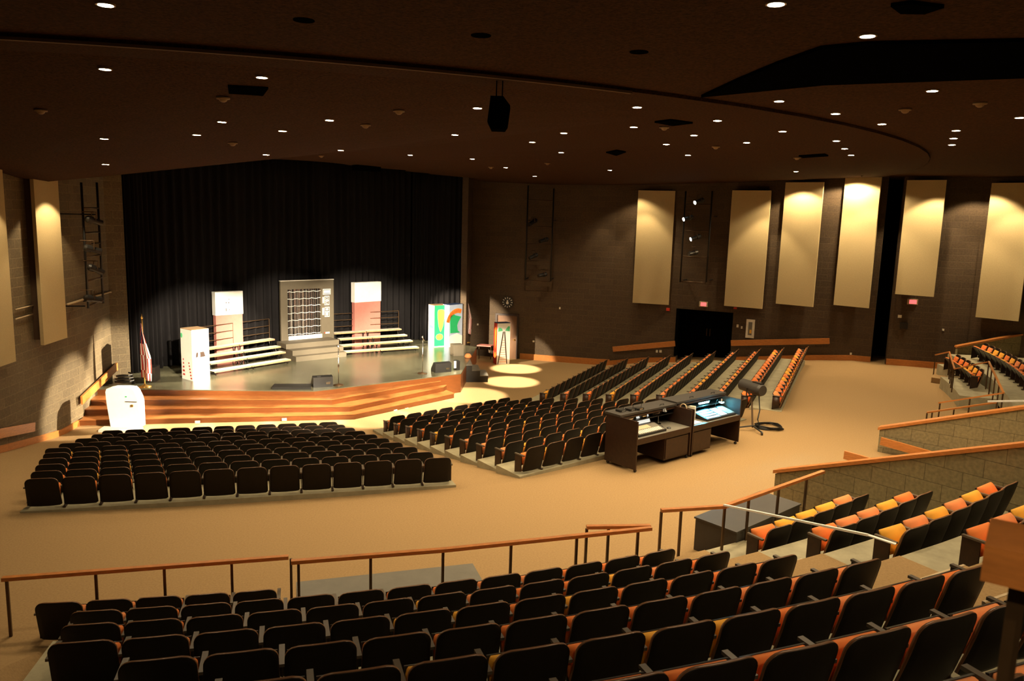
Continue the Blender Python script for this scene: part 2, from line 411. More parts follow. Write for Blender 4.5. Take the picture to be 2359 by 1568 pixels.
wpanel('beige wall panel with one broad bright arc near its top', B_, C_, 1787, 1872, 420, 699, -12)
wpanel('brightest beige panel, left of the dark wall recess', B_, C_, 1920, 2000, 409, 702, -16)
wpanel('beige panel above the red sign right of the dark recess', D_, E_, 2062, 2150, 415, 677, -20)
wpanel('tall beige acoustic panel at the right photo edge', E_, Fw, 2247, 2346, 422, 730, -4)

# wall-wash beams added above the panels; their hidden fittings are not modelled
PANEL_TOPS = {o['label']: o for o in COL.objects if o.name.startswith('acoustic_panel')}
def washer(key, along, dist, watts, half, blend=.25, drop=.12):
    e = [o for l, o in PANEL_TOPS.items() if key in l][0]
    f = [c for c in e.children if c.name.startswith('panel_face')][0].data.vertices
    pts = [np.array(v.co) + np.array(e.location) for v in f]; zt = max(p[2] for p in pts)
    q = [p[:2] for p in pts if p[2] > zt - .01]; d = unit(q[1] - q[0]); n = np.array([d[1], -d[0]]); c = np.mean(q, axis=0)
    if n @ (-c) < 0: n, = (-n,)
    if d[0] < 0: d = -d
    q_ = c + n * dist + d * along; P = np.array([*q_, min(zt + drop, zceil(*q_) - .08)]); spot('wall_wash_beam', P, P - (0, 0, 5), watts * 1.5, half * 2, blend)
washer('left wall beside', .1, .9, 260, 52, .2); washer('cut off by the left', .2, .9, 200, 45, .2)
washer('nearest the right light', .8, 1.2, 200, 28, .5); washer('left of the exit', -.5, 1.0, 260, 40, .4); washer('left of the exit', -.9, .9, 150, 60, .4)
washer('framed picture', .8, 1.0, 300, 38, .4); washer('broad bright arc', .0, .85, 360, 62, .3); washer('brightest', -.25, .7, 430, 76, .25); washer('brightest', .6, 1.2, 300, 48, .4)
washer('red sign', .5, 1.0, 420, 52, .3); washer('right photo edge', -.7, .9, 380, 55, .3); washer('right photo edge', .3, 1.0, 300, 40, .4)
# ------------------------------------------------------------------ handrails and small things on the walls
def wallrail(label, pl, pr, a, b, hgt=.13, base=None):
    a = V2(a); b = V2(b); d = unit(b - a); n = np.array([d[1], -d[0]])
    if n @ (np.array([0, 10.0]) - a) < 0: n = -n
    q0 = onwall(*pl, a + n * .12, b + n * .12); q1 = onwall(*pr, a + n * .12, b + n * .12)
    e = thing('wall_handrail', (q0 + q1) / 2, label, 'handrail', 'wood handrails on the walls')
    mb = MB(); mb.bar(q0, q1, .06, hgt); mb.build('rail_board', ['wood'], e)
    for s_ in (.12, .5, .88):
        p = q0 + (q1 - q0) * s_; mb = MB(); mb.bar(p - np.array([0, 0, .03]), p - np.array([n[0] * .12, n[1] * .12, .03]), .04, .04); mb.build('bracket', ['metal'], e)
wallrail('long sloping wood handrail left of the exit doors', (1412, 804), (1555, 791), B_, C_, .26)
wallrail('long wood handrail right of the exit doors under the picture', (1684, 790), (1911, 785), B_, C_, .26)
wallrail('steep wood handrail on left wall above the stage steps', (188, 922), (270, 843), L1, JL, .28)
wallrail('wood handrail on left wall at the left photo edge', (-40, 1006), (79, 983), L0, L1, .26)

def wbox(name, label, cat, px0, px1, a, b, th, mats, group=None):
    a = V2(a); b = V2(b); d = unit(b - a); n = np.array([d[1], -d[0]])
    if n @ (np.array([0, 10.0]) - a) < 0: n = -n
    q0 = onwall(*px0, a + n * th, b + n * th); q1 = onwall(*px1, a + n * th, b + n * th)
    mb = MB(); mb.prism([V2(q0), V2(q1), V2(q1) - n * th, V2(q0) - n * th], min(q0[2], q1[2]), max(q0[2], q1[2]))
    return tag(mb.build(name, mats, loc=(q0 + q1) / 2), label, cat, group), q0, q1, d, n
def exitsign(label, px0, px1, a, b):
    o, q0, q1, d, n = wbox('exit_sign', label, 'exit sign', px0, px1, a, b, .09, ['beige'], 'glowing red exit signs')
    mb = MB(); i = V2(q0) * .82 + V2(q1) * .18 + n * .004; j = V2(q0) * .12 + V2(q1) * .88 + n * .004; za, zb = sorted((q0[2], q1[2]))
    mb.prism([i, j, j - n * .02, i - n * .02], za + .03, zb - .03)
    e = mb.build('lit_face', ['exitlit'], None); 
    me = e.data; off = Vector(o.location)
    for v in me.vertices: v.co -= off
    e.parent = o
exitsign('glowing pink-red sign above the dark exit doors', (1611, 694), (1629, 707), B_, C_)
exitsign('glowing pink-red sign beneath the panel right of the recess', (2091, 688), (2114, 702), D_, E_)
for lab, a0, a1, wa, wb in [('left one of two ivory switch plates beside the picture', (1697, 747), (1701, 754), B_, C_), ('right one of two ivory switch plates beside the picture', (1707, 751), (1710, 757), B_, C_),
                            ('ivory outlet plate low on wall left of the doors', (1519, 806), (1524, 812), B_, C_), ('grey outlet plate low on wall left of the doors', (1511, 806), (1515, 812), B_, C_), ('ivory plate on clock wall below the light ladder', (1288, 707), (1291, 712), ca, cb),
                            ('ivory plate low on wall right of the stage door', (1227, 784), (1231, 788), ca, cb), ('ivory plate on wall left of the stage door', (1099, 745), (1102, 749), ca, cb),
                            ('ivory thermostat below the red sign by the recess', (2069, 725), (2077, 732), D_, E_), ('ivory plate near the block wall at far right', (2171, 757), (2175, 762), D_, E_),
                            ('ivory outlet plate low beside the dark recess', (1958, 812), (1962, 817), B_, C_)]:
    wbox('wall_plate', lab, 'wall plate', a0, a1, wa, wb, .03, ['ivory'], 'small wall plates')
wbox('wall_speaker', 'small black box on wall below the thermostat', 'speaker', (2075, 743), (2091, 758), D_, E_, .12, ['black2'])
o, *_ = wbox('fire_alarm', 'red fire alarm box under the second beige panel', 'fire alarm', (1535, 709), (1542, 716), B_, C_, .08, ['red'])
wbox('fire_alarm', 'small red alarm under the panel above the picture', 'fire alarm', (1690, 707), (1697, 712), B_, C_, .08, ['red'])
# framed picture
o, q0, q1, d, n = wbox('framed_picture', 'white-matted framed picture hanging right of the exit doors', 'picture', (1720, 735), (1736, 779), B_, C_, .05, ['ivory'])
mb = MB(); c0 = V2(q0) + (V2(q1) - V2(q0)) * .27 + n * .006; c1 = V2(q0) + (V2(q1) - V2(q0)) * .73 + n * .006; za, zb_ = sorted((q0[2], q1[2])); hh = zb_ - za
mb.prism([c0, c1, c1 - n * .02, c0 - n * .02], za + hh * .15, za + hh * .86); e = mb.build('picture_print', ['greypaint'])
mb = MB(); g0 = c0 + (c1 - c0) * .4 + n * .004; g1 = c0 + (c1 - c0) * .9 + n * .004; mb.prism([g0, g1, g1 - n * .02, g0 - n * .02], za + hh * .25, za + hh * .45); e2 = mb.build('picture_highlight', ['yelpaint'])
for k in (e, e2):
    for v in k.data.vertices: v.co -= Vector(o.location)
e.parent = o; e2.parent = o
# clock
cc = onwall(1169.5, 696, ca + cn * .05, cb + cn * .05)
cl = thing('wall_clock', cc, 'round dark wall clock with bright hour marks above stage door', 'clock')
ez = np.array([0, 0, 1.0]); ex = np.array([cdv[0], cdv[1], 0])
mb = MB(); mb.plate(cc, ex, ez, [(.3 * math.cos(t), .3 * math.sin(t)) for t in np.arange(0, 6.28, .26)], .04); mb.build('clock_dial', ['clockdial'], cl)
mb = MB()
nrm3 = unit(np.cross(ex, ez))
for k in range(12):
    t = k * math.pi / 6; r_ = np.array([math.cos(t), math.sin(t)]); s_ = np.array([-r_[1], r_[0]])
    mb.plate(cc + nrm3 * .04, ex, ez, [tuple(r_ * .19 + s_ * .014), tuple(r_ * .19 - s_ * .014), tuple(r_ * .27 - s_ * .02), tuple(r_ * .27 + s_ * .02)], .012)
mb.build('hour_marks', ['glow'], cl)
mb = MB(); mb.plate(cc + nrm3 * .05, ex, ez, [(.07 * math.cos(t), .07 * math.sin(t) - .03) for t in np.arange(0, 6.28, .5)], .012); mb.plate(cc + nrm3 * .052, ex, ez, [(-.04, 0), (.04, 0), (.03, .12), (-.03, .12)], .014); mb.build('clock_hands', ['glow'], cl)
# conduits on the left wall
def conduit(label, pxs, a, b, r=.028):
    a = V2(a); b = V2(b); d = unit(b - a); n = np.array([d[1], -d[0]])
    if n @ (np.array([0, 10.0]) - a) < 0: n = -n
    P = [onwall(x, y, a + n * .05, b + n * .05) for x, y in pxs]
    mb = MB(); mb.tube(P, r, 8); tag(mb.build('conduit_pipe', ['beige'], loc=P[0], smooth=True), label, 'pipe', 'conduit pipes on left wall')
conduit('upper pale conduit on left wall between the panels', [(36, 713), (76, 703)], L0, L1, .02)
conduit('lower pale conduit on left wall between the panels', [(36, 735), (76, 723)], L0, L1, .02)
conduit('conduit looping from the left light ladder down the wall corner', [(155, 701), (190, 690), (254, 672), (262, 676), (263, 690), (272, 855)], L1, JL, .035)

exec_parts = []
# ------------------------------------------------------------------ ceiling lights
DL = [(243,8),(242,157),(240,318),(243,377),(603,176),(511,279),(453,309),(651,300),(759,275),(785,345),(613,355),(945,356),(1100,247),(1048,309),(1088,365),(1165,385),(1226,326),(1232,405),(1293,350),(1299,305),(1468,245),(1460,291),(1405,391),(1535,331),(1599,310),(1585,356),(1653,276),(1720,327),(1795,231),(1803,301),(1834,394),(1788,6),(1999,80),(2148,207),(1925,260),(2032,284),(1927,323),(1946,341),(1961,356),(2203,299),(2197,317),(2193,332),(2350,269)]
zc_any = lambda x, y: zceil(x, y, np.hypot(x - K[0], y - K[1]) > CR)
mb = MB(); mb.lathe((0, 0, -.02), [(.082, .0), (.10, .0), (.10, .03), (.082, .03)], 18); ring_me = mb.mesh('trim_ring', ['detector'])
mb = MB(); mb.lathe((0, 0, -.022), [(.078, 0), (.078, .02)], 18); lens_me = mb.mesh('lamp', ['lamp'])
def downlight(P, label, watts, group='recessed ceiling downlights', deg=122, blend=.55):
    e = thing('recessed_downlight', P, label, 'ceiling light', group)
    for n_, me in (('trim_ring', ring_me), ('lamp', lens_me)):
        o = bpy.data.objects.new(n_, me); COL.objects.link(o); o.parent = e
    P = np.array(P); spot('downlight_beam', P - (0, 0, .06), P - (0, 0, 5), watts, deg, blend, parent=e)
    return e
dls = []
for x, y in DL:
    P = onsurf(x, y, zc_any, 7.8); dls.append((P, x, y, np.hypot(*(P[:2] - K))))
bands = [(0, 8.5, 'nearest the stage curtain'), (8.5, 12.5, 'second out from the stage curtain'), (12.5, 17, 'third out from the stage curtain'), (17, 21.5, 'fourth out from the stage curtain'), (21.5, 25.4, 'just in front of the ceiling crease'), (25.4, 60, 'behind the ceiling crease')]
def lightscale(P):
    # the left of the house is on a lower dimmer setting than the right
    return .55 + .45 * min(1, max(0, (P[0] + 9) / 11))
for a, b, nm in bands:
    row = sorted([d for d in dls if a <= d[3] < b], key=lambda d: d[1])
    for k, (P, x, y, R) in enumerate(row):
        downlight(P, 'lit downlight, %s from left in ceiling ring %s' % (ORD[k + 1], nm), HOUSE_W * lightscale(P))
# downlights of the rear ceiling above and behind the balcony seats (same fittings, outside the frame)
for k, (x, y) in enumerate([(6.5, 1.5), (2.5, -1.5), (8.5, 5.0), (11.5, 11.5), (15.5, 9.0), (17.5, 18.0), (.6, -1.6)]):
    downlight((x, y, 7.88), 'round downlight in the rear ceiling outside the picture', HOUSE_W * 1.1, 'rear ceiling downlights')
# smoke detectors and small ceiling domes
mb = MB(); mb.lathe((0, 0, -.08), [(.03, 0), (.06, .02), (.07, .045), (.11, .05), (.11, .08)], 14); dome_me = mb.mesh('smoke_detector', ['detector'], True)
for lab, x, y in [('beige ceiling dome under the long dark vent at left', 514, 231), ('beige ceiling dome at far left of the ceiling', 94, 259), ('beige ceiling dome left of the hanging speaker', 919, 260), ('beige ceiling dome above the left stage sign', 536, 333), ('beige ceiling dome near the curtain top centre', 740, 361),
                  ('beige ceiling dome right of the black projector box', 1131, 387), ('small beige dome above the right light ladder', 1261, 378), ('beige ceiling dome by the thin dark vent right of centre', 1530, 297), ('beige ceiling dome beneath the catwalk slot at right', 2085, 257), ('beige ceiling dome at the far right of the ceiling', 2257, 243), ('beige ceiling dome over the bright beige panels', 1836, 366), ('flat beige dome left of the hanging speaker base', 842, 292), ('small beige dome over the doors ceiling', 1649, 341)]:
    P = onsurf(x, y, lambda a, b: zc_any(a, b) - .05, 7.7); o = bpy.data.objects.new('smoke_detector', dome_me); COL.objects.link(o)
    o.location = (P[0], P[1], zc_any(P[0], P[1])); tag(o, lab, 'smoke detector', 'ceiling domes')
# hanging speaker
P0 = G(1150, 262, 7.33); sc_ = np.linalg.norm(P0 - CAM) / F
sp = thing('hanging_speaker', P0, 'black loudspeaker cluster hanging from the ceiling on two rods', 'speaker')
mb = MB(); hw, hh = 24 * sc_, 35 * sc_
prof = [(-.8, 1), (.35, 1), (1.0, .45), (.8, -.75), (.55, -1), (-.7, -1), (-1.05, -.55)]
mb.plate(P0 - FW * .0 + np.array([0, .25, 0]), np.array([1.0, 0, 0]), np.array([0, 0, 1.0]), [(a * hw, b * hh) for a, b in prof], .4); mb.build('cabinet', ['black'], sp)
for s_ in (-.3, .25):
    mb = MB(); q = P0 + np.array([s_ * hw, 0, hh * .9]); mb.tube([q, (q[0], q[1], zc_any(q[0], q[1]))], .009); mb.build('hanging_rod', ['black'], sp)
# grey ceiling spotlight near the bright panels and dark box over the curtain
Pq = onwall(1972, 376, (9.0, 34.6), (14.0, 32.0))
gs = thing('ceiling_spotlight', Pq, 'grey box spotlight hung below the ceiling over the right wall panels', 'spotlight')
ax = unit(np.array([.62, .1, .8])); mb = MB(); ay = unit(np.cross(ax, [0, 1, 0])); mb.box(Pq, (.62, .34, .3), axes=(ax, ay, np.cross(ax, ay))); mb.build('housing', ['greypaint'], gs)
mb = MB(); mb.tube([Pq + ax * .2, (Pq[0] + .3, Pq[1], zc_any(Pq[0], Pq[1]))], .05); mb.build('yoke', ['black'], gs)
Pq = onwall(837, 379, PL, PR); mb = MB(); mb.box(Pq + np.array([.2, -.3, -.12]), (1.15, .5, .34), math.radians(37)); tag(mb.build('projector_box', ['black'], loc=Pq), 'black box hung at the ceiling edge above the stage curtain', 'projector')
Pq = onwall(1090, 404, PL, (-1.0, 39.8)); mb = MB(); mb.bar(Pq + np.array([-.25, 0, .12]), Pq + np.array([.3, 0, -.12]), .2, .1); tag(mb.build('wall_floodlight', ['greypaint'], loc=Pq), 'slim grey floodlight under ceiling at curtain right edge', 'floodlight')

# ------------------------------------------------------------------ stage light ladders and their spotlights
def spotlight(label, Pn, target, lit=False, L=.52, group='stage spotlights on wall ladders'):
    P, nrm_ = Pn
    e = thing('stage_spotlight', P, label, 'spotlight', group)
    d = unit(np.array(target) - P); up = unit(np.cross(np.cross(d, [0, 0, 1.0]), d))
    mb = MB(); mb.tube([P - d * L * .5, P - d * L * .38, P - d * .05, P - d * .05, P + d * L * .5], [.06, .115, .115, .085, .095], 12); mb.build('housing', ['black2'], e)
    mb = MB(); mb.tube([P + d * (L * .5 - .03), P + d * (L * .5 + .006)], .085, 14); mb.build('lens', ['spotlens' if lit else 'chrome'], e)
    mb = MB(); s_ = unit(np.cross(d, [0, 0, 1.0])) * .14
    mb.tube([P - s_, P - s_ + up * .05 + (0, 0, .22), P + s_ + up * .05 + (0, 0, .22), P + s_], .014, 6); q_ = P + up * .05 + (0, 0, .22); mb.tube([q_, q_ - np.array([*nrm_, 0]) * .36], .016, 6); mb.build('yoke', ['metal'], e)
    return P + d * (L * .5 + .35)
def ladder(label, l0, l1, r0, r1, rungs, a, b, off):
    a = V2(a); b = V2(b); d = unit(b - a); n = np.array([d[1], -d[0]])
    if n @ (np.array([0, 10.0]) - a) < 0: n = -n
    a2, b2 = a + n * off, b + n * off; pl = lambda p: onwall(*p, a2, b2)
    A0, A1, B0, B1 = pl(l0), pl(l1), pl(r0), pl(r1); ctr = (A1 + B1) / 2
    e = thing('light_ladder', ctr, label, 'light ladder', 'wall light ladders')
    for p, q in ((A0, A1), (B0, B1)):
        mb = MB(); mb.tube([p, (p[0], p[1], q[2])], .038, 8); mb.build('side_pipe', ['blackmetal'], e, True)
    for y in rungs:
        t = (y - l0[1]) / (l1[1] - l0[1]); mb = MB(); z = A0[2] + (A1[2] - A0[2]) * t
        mb.tube([(A0[0], A0[1], z), (B0[0], B0[1], z)], .028, 8); mb.build('rung', ['metal'], e, True)
    for q in (A1, B1):
        for z in (q[2] + .1, q[2] + 3.0):
            mb = MB(); mb.bar((q[0], q[1], z), (q[0] - n[0] * (off + .02), q[1] - n[1] * (off + .02), z), .04, .04); mb.build('wall_bracket', ['blackmetal'], e)
    a3, b3 = a + n * (off + .38), b + n * (off + .38)
    return lambda p: (onwall(*p, a3, b3), n)
T_pod = np.array([-12.8, 25.2, -.8]); T_wbox = np.array([-12.0, 29.0, .2]); T_gbox = np.array([-3.7, 38.2, .4]); T_rbox = np.array([-.5, 38.2, -.8]); T_mid = np.array([-8.0, 32.0, -.6])
plL = ladder('black pipe light ladder on left wall beside the curtain', (187, 420), (197, 712), (223, 420), (233, 700), (478, 536, 563, 592, 648, 706), L1, JL, .55)
lpos = []
for k, (x, y, t) in enumerate([(216, 508, T_gbox), (213, 574, T_rbox), (220, 620, T_mid), (214, 688, T_rbox)]):
    lpos.append(spotlight('black stage spotlight, %s from top on the left light ladder' % ORD[k + 1], plL((x, y)), t))
plR = ladder('black pipe light ladder on the wall right of the stage', (1217, 427), (1211, 646), (1276, 434), (1270, 647), (460, 520, 560, 600, 645), ca, cb, .5)
for k, (x, y, t) in enumerate([(1228, 511, T_mid), (1253, 553, T_wbox), (1229, 590, T_mid), (1250, 633, T_wbox)]):
    spotlight('black stage spotlight, %s from top on the right light ladder' % ORD[k + 1], plR((x, y)), t)
plT = ladder('dark light ladder over the exit doors holding lit lamps', (1580, 440), (1574, 650), (1641, 440), (1634, 650), (470, 530, 590, 648), B_, C_, .6)
rpos = []
for k, (x, y, t, lit) in enumerate([(1611, 463, T_pod, 1), (1586, 502, T_wbox, 1), (1603, 547, T_mid, 1), (1597, 582, T_pod, 0)]):
    rpos.append(spotlight('stage spotlight, %s from top in the group over the exit doors%s' % (ORD[k + 1], ', lens lit white' if lit else ''), plT((x, y)), t, lit))
SL = 2.0
spot('beam_1', lpos[0], T_gbox + (0, 0, .1), 30000 * SL, 13, .4, STAGE, .1)
spot('beam_2', lpos[0], G(1163, 810, -.9), 20000 * SL, 7, .35, STAGE, .1)
# narrow beams added without fittings over the stage edge: round pools on the carpet
for k, (x, y, wt, dg) in enumerate([(1188, 849, 5200, 17), (1178, 879, 5200, 17), (1085, 910, 4200, 20), (985, 938, 3600, 20), (860, 962, 3600, 20), (700, 975, 3600, 20), (540, 984, 3600, 20), (400, 990, 3000, 20)]):
    q = G(x, y, -1.5); spot('pool_beam_%d' % (k + 1), (q[0], q[1], zceil(q[0], q[1]) - .1), q, wt * SL * 1.7, dg, .45, STAGE, .06)
spot('beam_14', rpos[3], G(333, 815, .4), 16000 * SL, 5, .5, STAGE, .1)
spot('beam_5', rpos[0], T_pod + (0.2, .3, .4), 45000 * SL, 9, .5, STAGE, .1)
spot('beam_6', rpos[1], T_wbox, 45000 * SL, 11, .5, STAGE, .1)
spot('beam_7', rpos[2], (-8.3, 32.2, -.6), 12000 * SL, 24, .6, STAGE, .1)
# front-of-house beams added to light the stage, no fixtures modelled
FOH = np.array([1.0, 14.5, 7.6])
for k, (x, y, z, wt, dg) in enumerate([(-12.0, 30.5, .2, 24000, 17), (-9.4, 33.2, .1, 19000, 18), (-6.8, 35.8, .1, 26000, 17), (-4.4, 37.6, -.2, 16000, 15), (-9.0, 29.5, -.7, 16000, 20), (-4.6, 33.0, -.7, 18000, 18), (-8.0, 26.0, -1.5, 16000, 20), (-4.3, 29.9, -1.2, 16000, 19), (-12.8, 25.2, -.8, 26000, 8)]):
    spot('front_beam_%d' % (k + 1), FOH + (-3 + .6 * k, -.6 + .1 * k, 0), (x, y, z), wt * SL, dg, .55, STAGE, .1)

# ------------------------------------------------------------------ stage
ZD = -.7
D1, D2 = G(724, 900, ZD), G(1062, 860, ZD)
dl = unit(V2(D1) - V2(G(400, 897, ZD)))
def ext(p, d, x): return np.array(p[:2]) + d * ((x - p[0]) / d[0])
D0 = ext(D1, dl, -14.95)
DR = np.array([-1.75, 38.4])
back = [(-2.35, 38.9), (-4.2, 42.2), (-9, 41.5), (-15.5, 34.5), (-15.0, 29.0)]
stg = thing('stage', (-8, 32, -1.5), 'wooden polygonal stage with three wood steps and a dark grey deck', 'stage')
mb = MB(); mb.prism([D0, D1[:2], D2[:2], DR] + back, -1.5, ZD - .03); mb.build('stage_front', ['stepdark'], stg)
mb = MB(); mb.prism([D0, D1[:2], D2[:2], DR] + back, ZD - .03, ZD); mb.build('deck', ['deck'], stg)
def tier(cor, lft, rgt, z, name):
    c = G(*cor, z); l = G(*lft, z); r_ = G(*rgt, z); d = unit(V2(c) - V2(l)); l2 = ext(c, d, -14.72)
    inn = V2(D2) + unit(V2(D1) - V2(D2)) * .2
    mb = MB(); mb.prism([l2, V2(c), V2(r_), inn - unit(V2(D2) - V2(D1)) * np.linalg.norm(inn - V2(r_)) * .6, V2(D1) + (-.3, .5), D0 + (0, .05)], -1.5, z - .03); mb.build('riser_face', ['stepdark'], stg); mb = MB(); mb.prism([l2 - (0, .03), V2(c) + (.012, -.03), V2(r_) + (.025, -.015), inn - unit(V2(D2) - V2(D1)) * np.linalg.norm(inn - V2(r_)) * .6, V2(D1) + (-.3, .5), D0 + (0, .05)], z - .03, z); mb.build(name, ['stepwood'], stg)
    return c, r_
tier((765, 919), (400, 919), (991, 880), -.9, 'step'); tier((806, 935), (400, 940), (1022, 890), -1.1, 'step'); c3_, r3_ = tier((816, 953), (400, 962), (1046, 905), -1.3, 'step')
for k, (x, y) in enumerate([(455, 972), (655, 966), (911, 946), (937, 942), (963, 938)]):
    a, b = (G(400, 975, -1.45), c3_) if x < 816 else (c3_, r3_)
    d = unit(V2(b) - V2(a)); n = np.array([d[1], -d[0]]); q = onwall(x, y, V2(a) + n * .02, V2(b) + n * .02); mb = MB()
    mb.box(q, (.16, .03, .09), math.atan2(d[1], d[0])); mb.build('outlet_plate', ['ivory'], stg)
# curtains
def curtain(name, label, a, b, z0, z1, nf, amp=.11, cat='curtain', seed=0):
    rn = random.Random(seed); a = V2(a); b = V2(b); d = unit(b - a); n = np.array([-d[1], d[0]]); L = np.linalg.norm(b - a)
    N = nf * 8; mb = MB(); ph = [rn.uniform(.6, 1.4) for _ in range(nf + 2)]
    for j in range(6):
        z = z0 + (z1 - z0) * j / 5
        for i in range(N + 1):
            t = i / N; f = t * nf; o_ = math.sin(f * 2 * math.pi) * amp * ph[int(f)] * (1 - .25 * j / 5)
            q = a + d * L * t + n * o_; mb.v.append((q[0], q[1], z))
    for j in range(5):
        for i in range(N): mb.f.append([j * (N + 1) + i, j * (N + 1) + i + 1, (j + 1) * (N + 1) + i + 1, (j + 1) * (N + 1) + i]); mb.m.append(0)
    o = mb.mesh(name, ['curtain'], True, (a[0], a[1], z0)); ob = bpy.data.objects.new(name, o); COL.objects.link(ob); ob.location = (a[0], a[1], z0)
    so = ob.modifiers.new('thick', 'SOLIDIFY'); so.thickness = .02
    return tag(ob, label, cat, 'black stage curtains')
cl0, cl1 = G(375, 845, ZD), G(945, 780, ZD)
curtain('stage_curtain', 'wide black backdrop curtain hanging behind the stage set', cl0, cl1, ZD + .02, 9.0, 34, seed=1)
curtain('stage_curtain', 'black side curtain at the left edge of the stage', (-14.75, 29.75), cl0[:2] + (.05, -.2), ZD + .02, 9.0, 7, seed=2)
curtain('stage_curtain', 'black side curtain at the right, behind the green box', cl1[:2] + (.1, -.3), (-2.7, 39.6), ZD + .02, 9.0, 9, .09, seed=3)
mb = MB(); mb.prism([(-16.5, 30), (-14.5, 42.8), (-3, 43.2), (-2.4, 40.7), (-2.4, 43.4), (-17, 43.4), (-16.9, 30)], -1.5, 9.4)
mb.prism([(-16.5, 29.2), (-17, 43), (-2.4, 43), (-2.4, 38.8)], 9.0, 9.2)
struct('wall_stage', mb, ['black'])
# valance closing the proscenium above the house ceiling line
mb = MB(); a_, b_ = V2(PL), V2(PR)
mb.prism([a_, b_, b_ + (-.2, .25), a_ + (-.2, .25)], 7.95, 9.3); struct('trim_2', mb, ['black'])

# ---- choral risers
def riser(label, rows, nleg, rail=None):
    """rows: (left px, right px) of the front edges, lowest first"""
    es = []
    for s0, s1, nm in ((0, .46, 'left'), (.47, 1, 'right')):
        P = []
        for k, (l, r_) in enumerate(rows):
            z = ZD + .2 * (k + 1); a, b = G(*l, z), G(*r_, z); P.append((a + (b - a) * s0, a + (b - a) * s1))
        d = unit(V2(P[0][1]) - V2(P[0][0])); nb = np.array([-d[1], d[0]])
        e = thing('choral_riser', (*((V2(P[0][0]) + V2(P[3][1])) / 2), ZD), label % nm, 'choral riser', 'choral risers on the stage')
        for k, (a, b) in enumerate(P):
            z = ZD + .2 * (k + 1); q = [V2(a), V2(b), V2(b) + nb * .36, V2(a) + nb * .36]
            mb = MB(); mb.prism(q, z - .025, z); mb.build('plank', ['whiteplank'], e)
            mb = MB(); mb.prism([q[0] - nb * .012, q[1] - nb * .012, q[1], q[0]], z - .065, z - .002); mb.build('edge_trim', ['brownboard'], e)
            for s_ in (.06, .94):
                c = V2(a) + (V2(b) - V2(a)) * s_
                mb = MB(); mb.bar((*(c + nb * .05), z - .03), (*(c + nb * .3), ZD + .02), .03, .03); mb.bar((*(c + nb * .3), z - .03), (*(c + nb * .05), ZD + .02), .03, .03)
                mb.build('leg_frame', ['blackmetal'], e)
        if rail and (rail[2] is None or nm in rail[2]):
            (a, b) = P[3]; a = V2(a) + nb * .38; b = V2(b) + nb * .38; zt = ZD + .8
            mb = MB()
            for h in (.24, .55, .86): mb.tube([(*a, zt + h), (*b, zt + h)], .017, 6)
            for c in (a, b): mb.tube([(*c, zt - .6), (*c, zt + .86)], .017, 6)
            mb.build('back_rail', ['metal'], e)
        es.append(e)
    return es
riser('choral riser with white planks left of the vending machine, %s section', [((494, 855), (670, 827)), ((485, 836), (658, 810)), ((480, 820), (647, 797)), ((472, 804), (633, 780))], 2, (0, 0, None))
riser('choral riser with white planks right of the vending machine, %s section', [((795, 810), (965, 799)), ((785, 796), (951, 784)), ((783, 781), (938, 771)), ((770, 767), (925, 757))], 2, (0, 0, None))
# ---- set: vending machine front with tinsel curtain and steps
v0, v1 = G(646, 787, ZD + .62), G(770, 776, ZD + .62)
va = onwall(645, 650, v0[:2], v1[:2]); vb = onwall(769, 642, v0[:2], v1[:2])
vl, vr = V2(onwall(647, 720, v0[:2], v1[:2])), V2(onwall(769, 720, v0[:2], v1[:2]))
dv = unit(vr - vl); nv = np.array([dv[1], -dv[0]]); Wv = np.linalg.norm(vr - vl); zt = (va[2] + vb[2]) / 2; ex = np.array([*dv, 0]); ez = np.array([0, 0, 1.0])
vm = thing('vending_machine_set', (*((vl + vr) / 2), ZD), 'large grey vending machine set piece with silver tinsel window', 'stage set')
def vp(x, y): q = onwall(x, y, vl, vr); return (V2(q) - vl) @ dv, q[2]
wx0, wz1 = vp(662, 667); wx1, _ = vp(739, 663); _, wz0 = vp(664, 785)
nb_ = -nv * .12
def vrect(mb, x0, x1, z0, z1, y0=0, y1=.12, mi=0): q0 = vl + dv * x0 - nv * y0; q1 = vl + dv * x1 - nv * y0; mb.prism([q0, q1, q1 - nv * (y1 - y0), q0 - nv * (y1 - y0)], z0, z1, mi)
mb = MB(); vrect(mb, 0, wx0, ZD, zt); vrect(mb, wx1, Wv, ZD, zt); vrect(mb, wx0, wx1, wz1, zt); mb.build('front_panel', ['greyset'], vm)
mb = MB(); vrect(mb, -.01, Wv + .01, zt, zt + .03, -.01, .13); mb.build('top_trim', ['whiteplank'], vm)
rn = random.Random(5); mb = MB(); x = wx0
while x < wx1:
    wd = rn.uniform(.012, .03); yy = rn.uniform(.06, .16); tw = rn.uniform(-.02, .02); q0 = vl + dv * x - nv * yy; q1 = vl + dv * (x + wd) - nv * (yy + tw)
    mb.prism([q0, q1, q1 - nv * .004, q0 - nv * .004], wz0 - .25, wz1 + .02); x += wd + rn.uniform(0.002, .02)
o = mb.build('tinsel_curtain', ['tinsel'], vm); o['kind'] = 'stuff'
mb = MB()
for k in range(7):
    z = wz1 - .12 - k * (wz1 - wz0) / 7.2
    q0 = vl + dv * wx0 + nv * -.03; q1 = vl + dv * wx1 + nv * -.03; N = 14
    mb.tube([(*(q0 + (q1 - q0) * i / N), z + .02 * math.sin(i * 1.9 + k)) for i in range(N + 1)], .012, 5)
mb.build('tinsel_garland', ['white'], vm)
mb = MB(); vrect(mb, wx0 + .02, wx1 + .04, ZD + .6, wz0 + .2, -.02, .05); mb.build('delivery_tray', ['white'], vm)
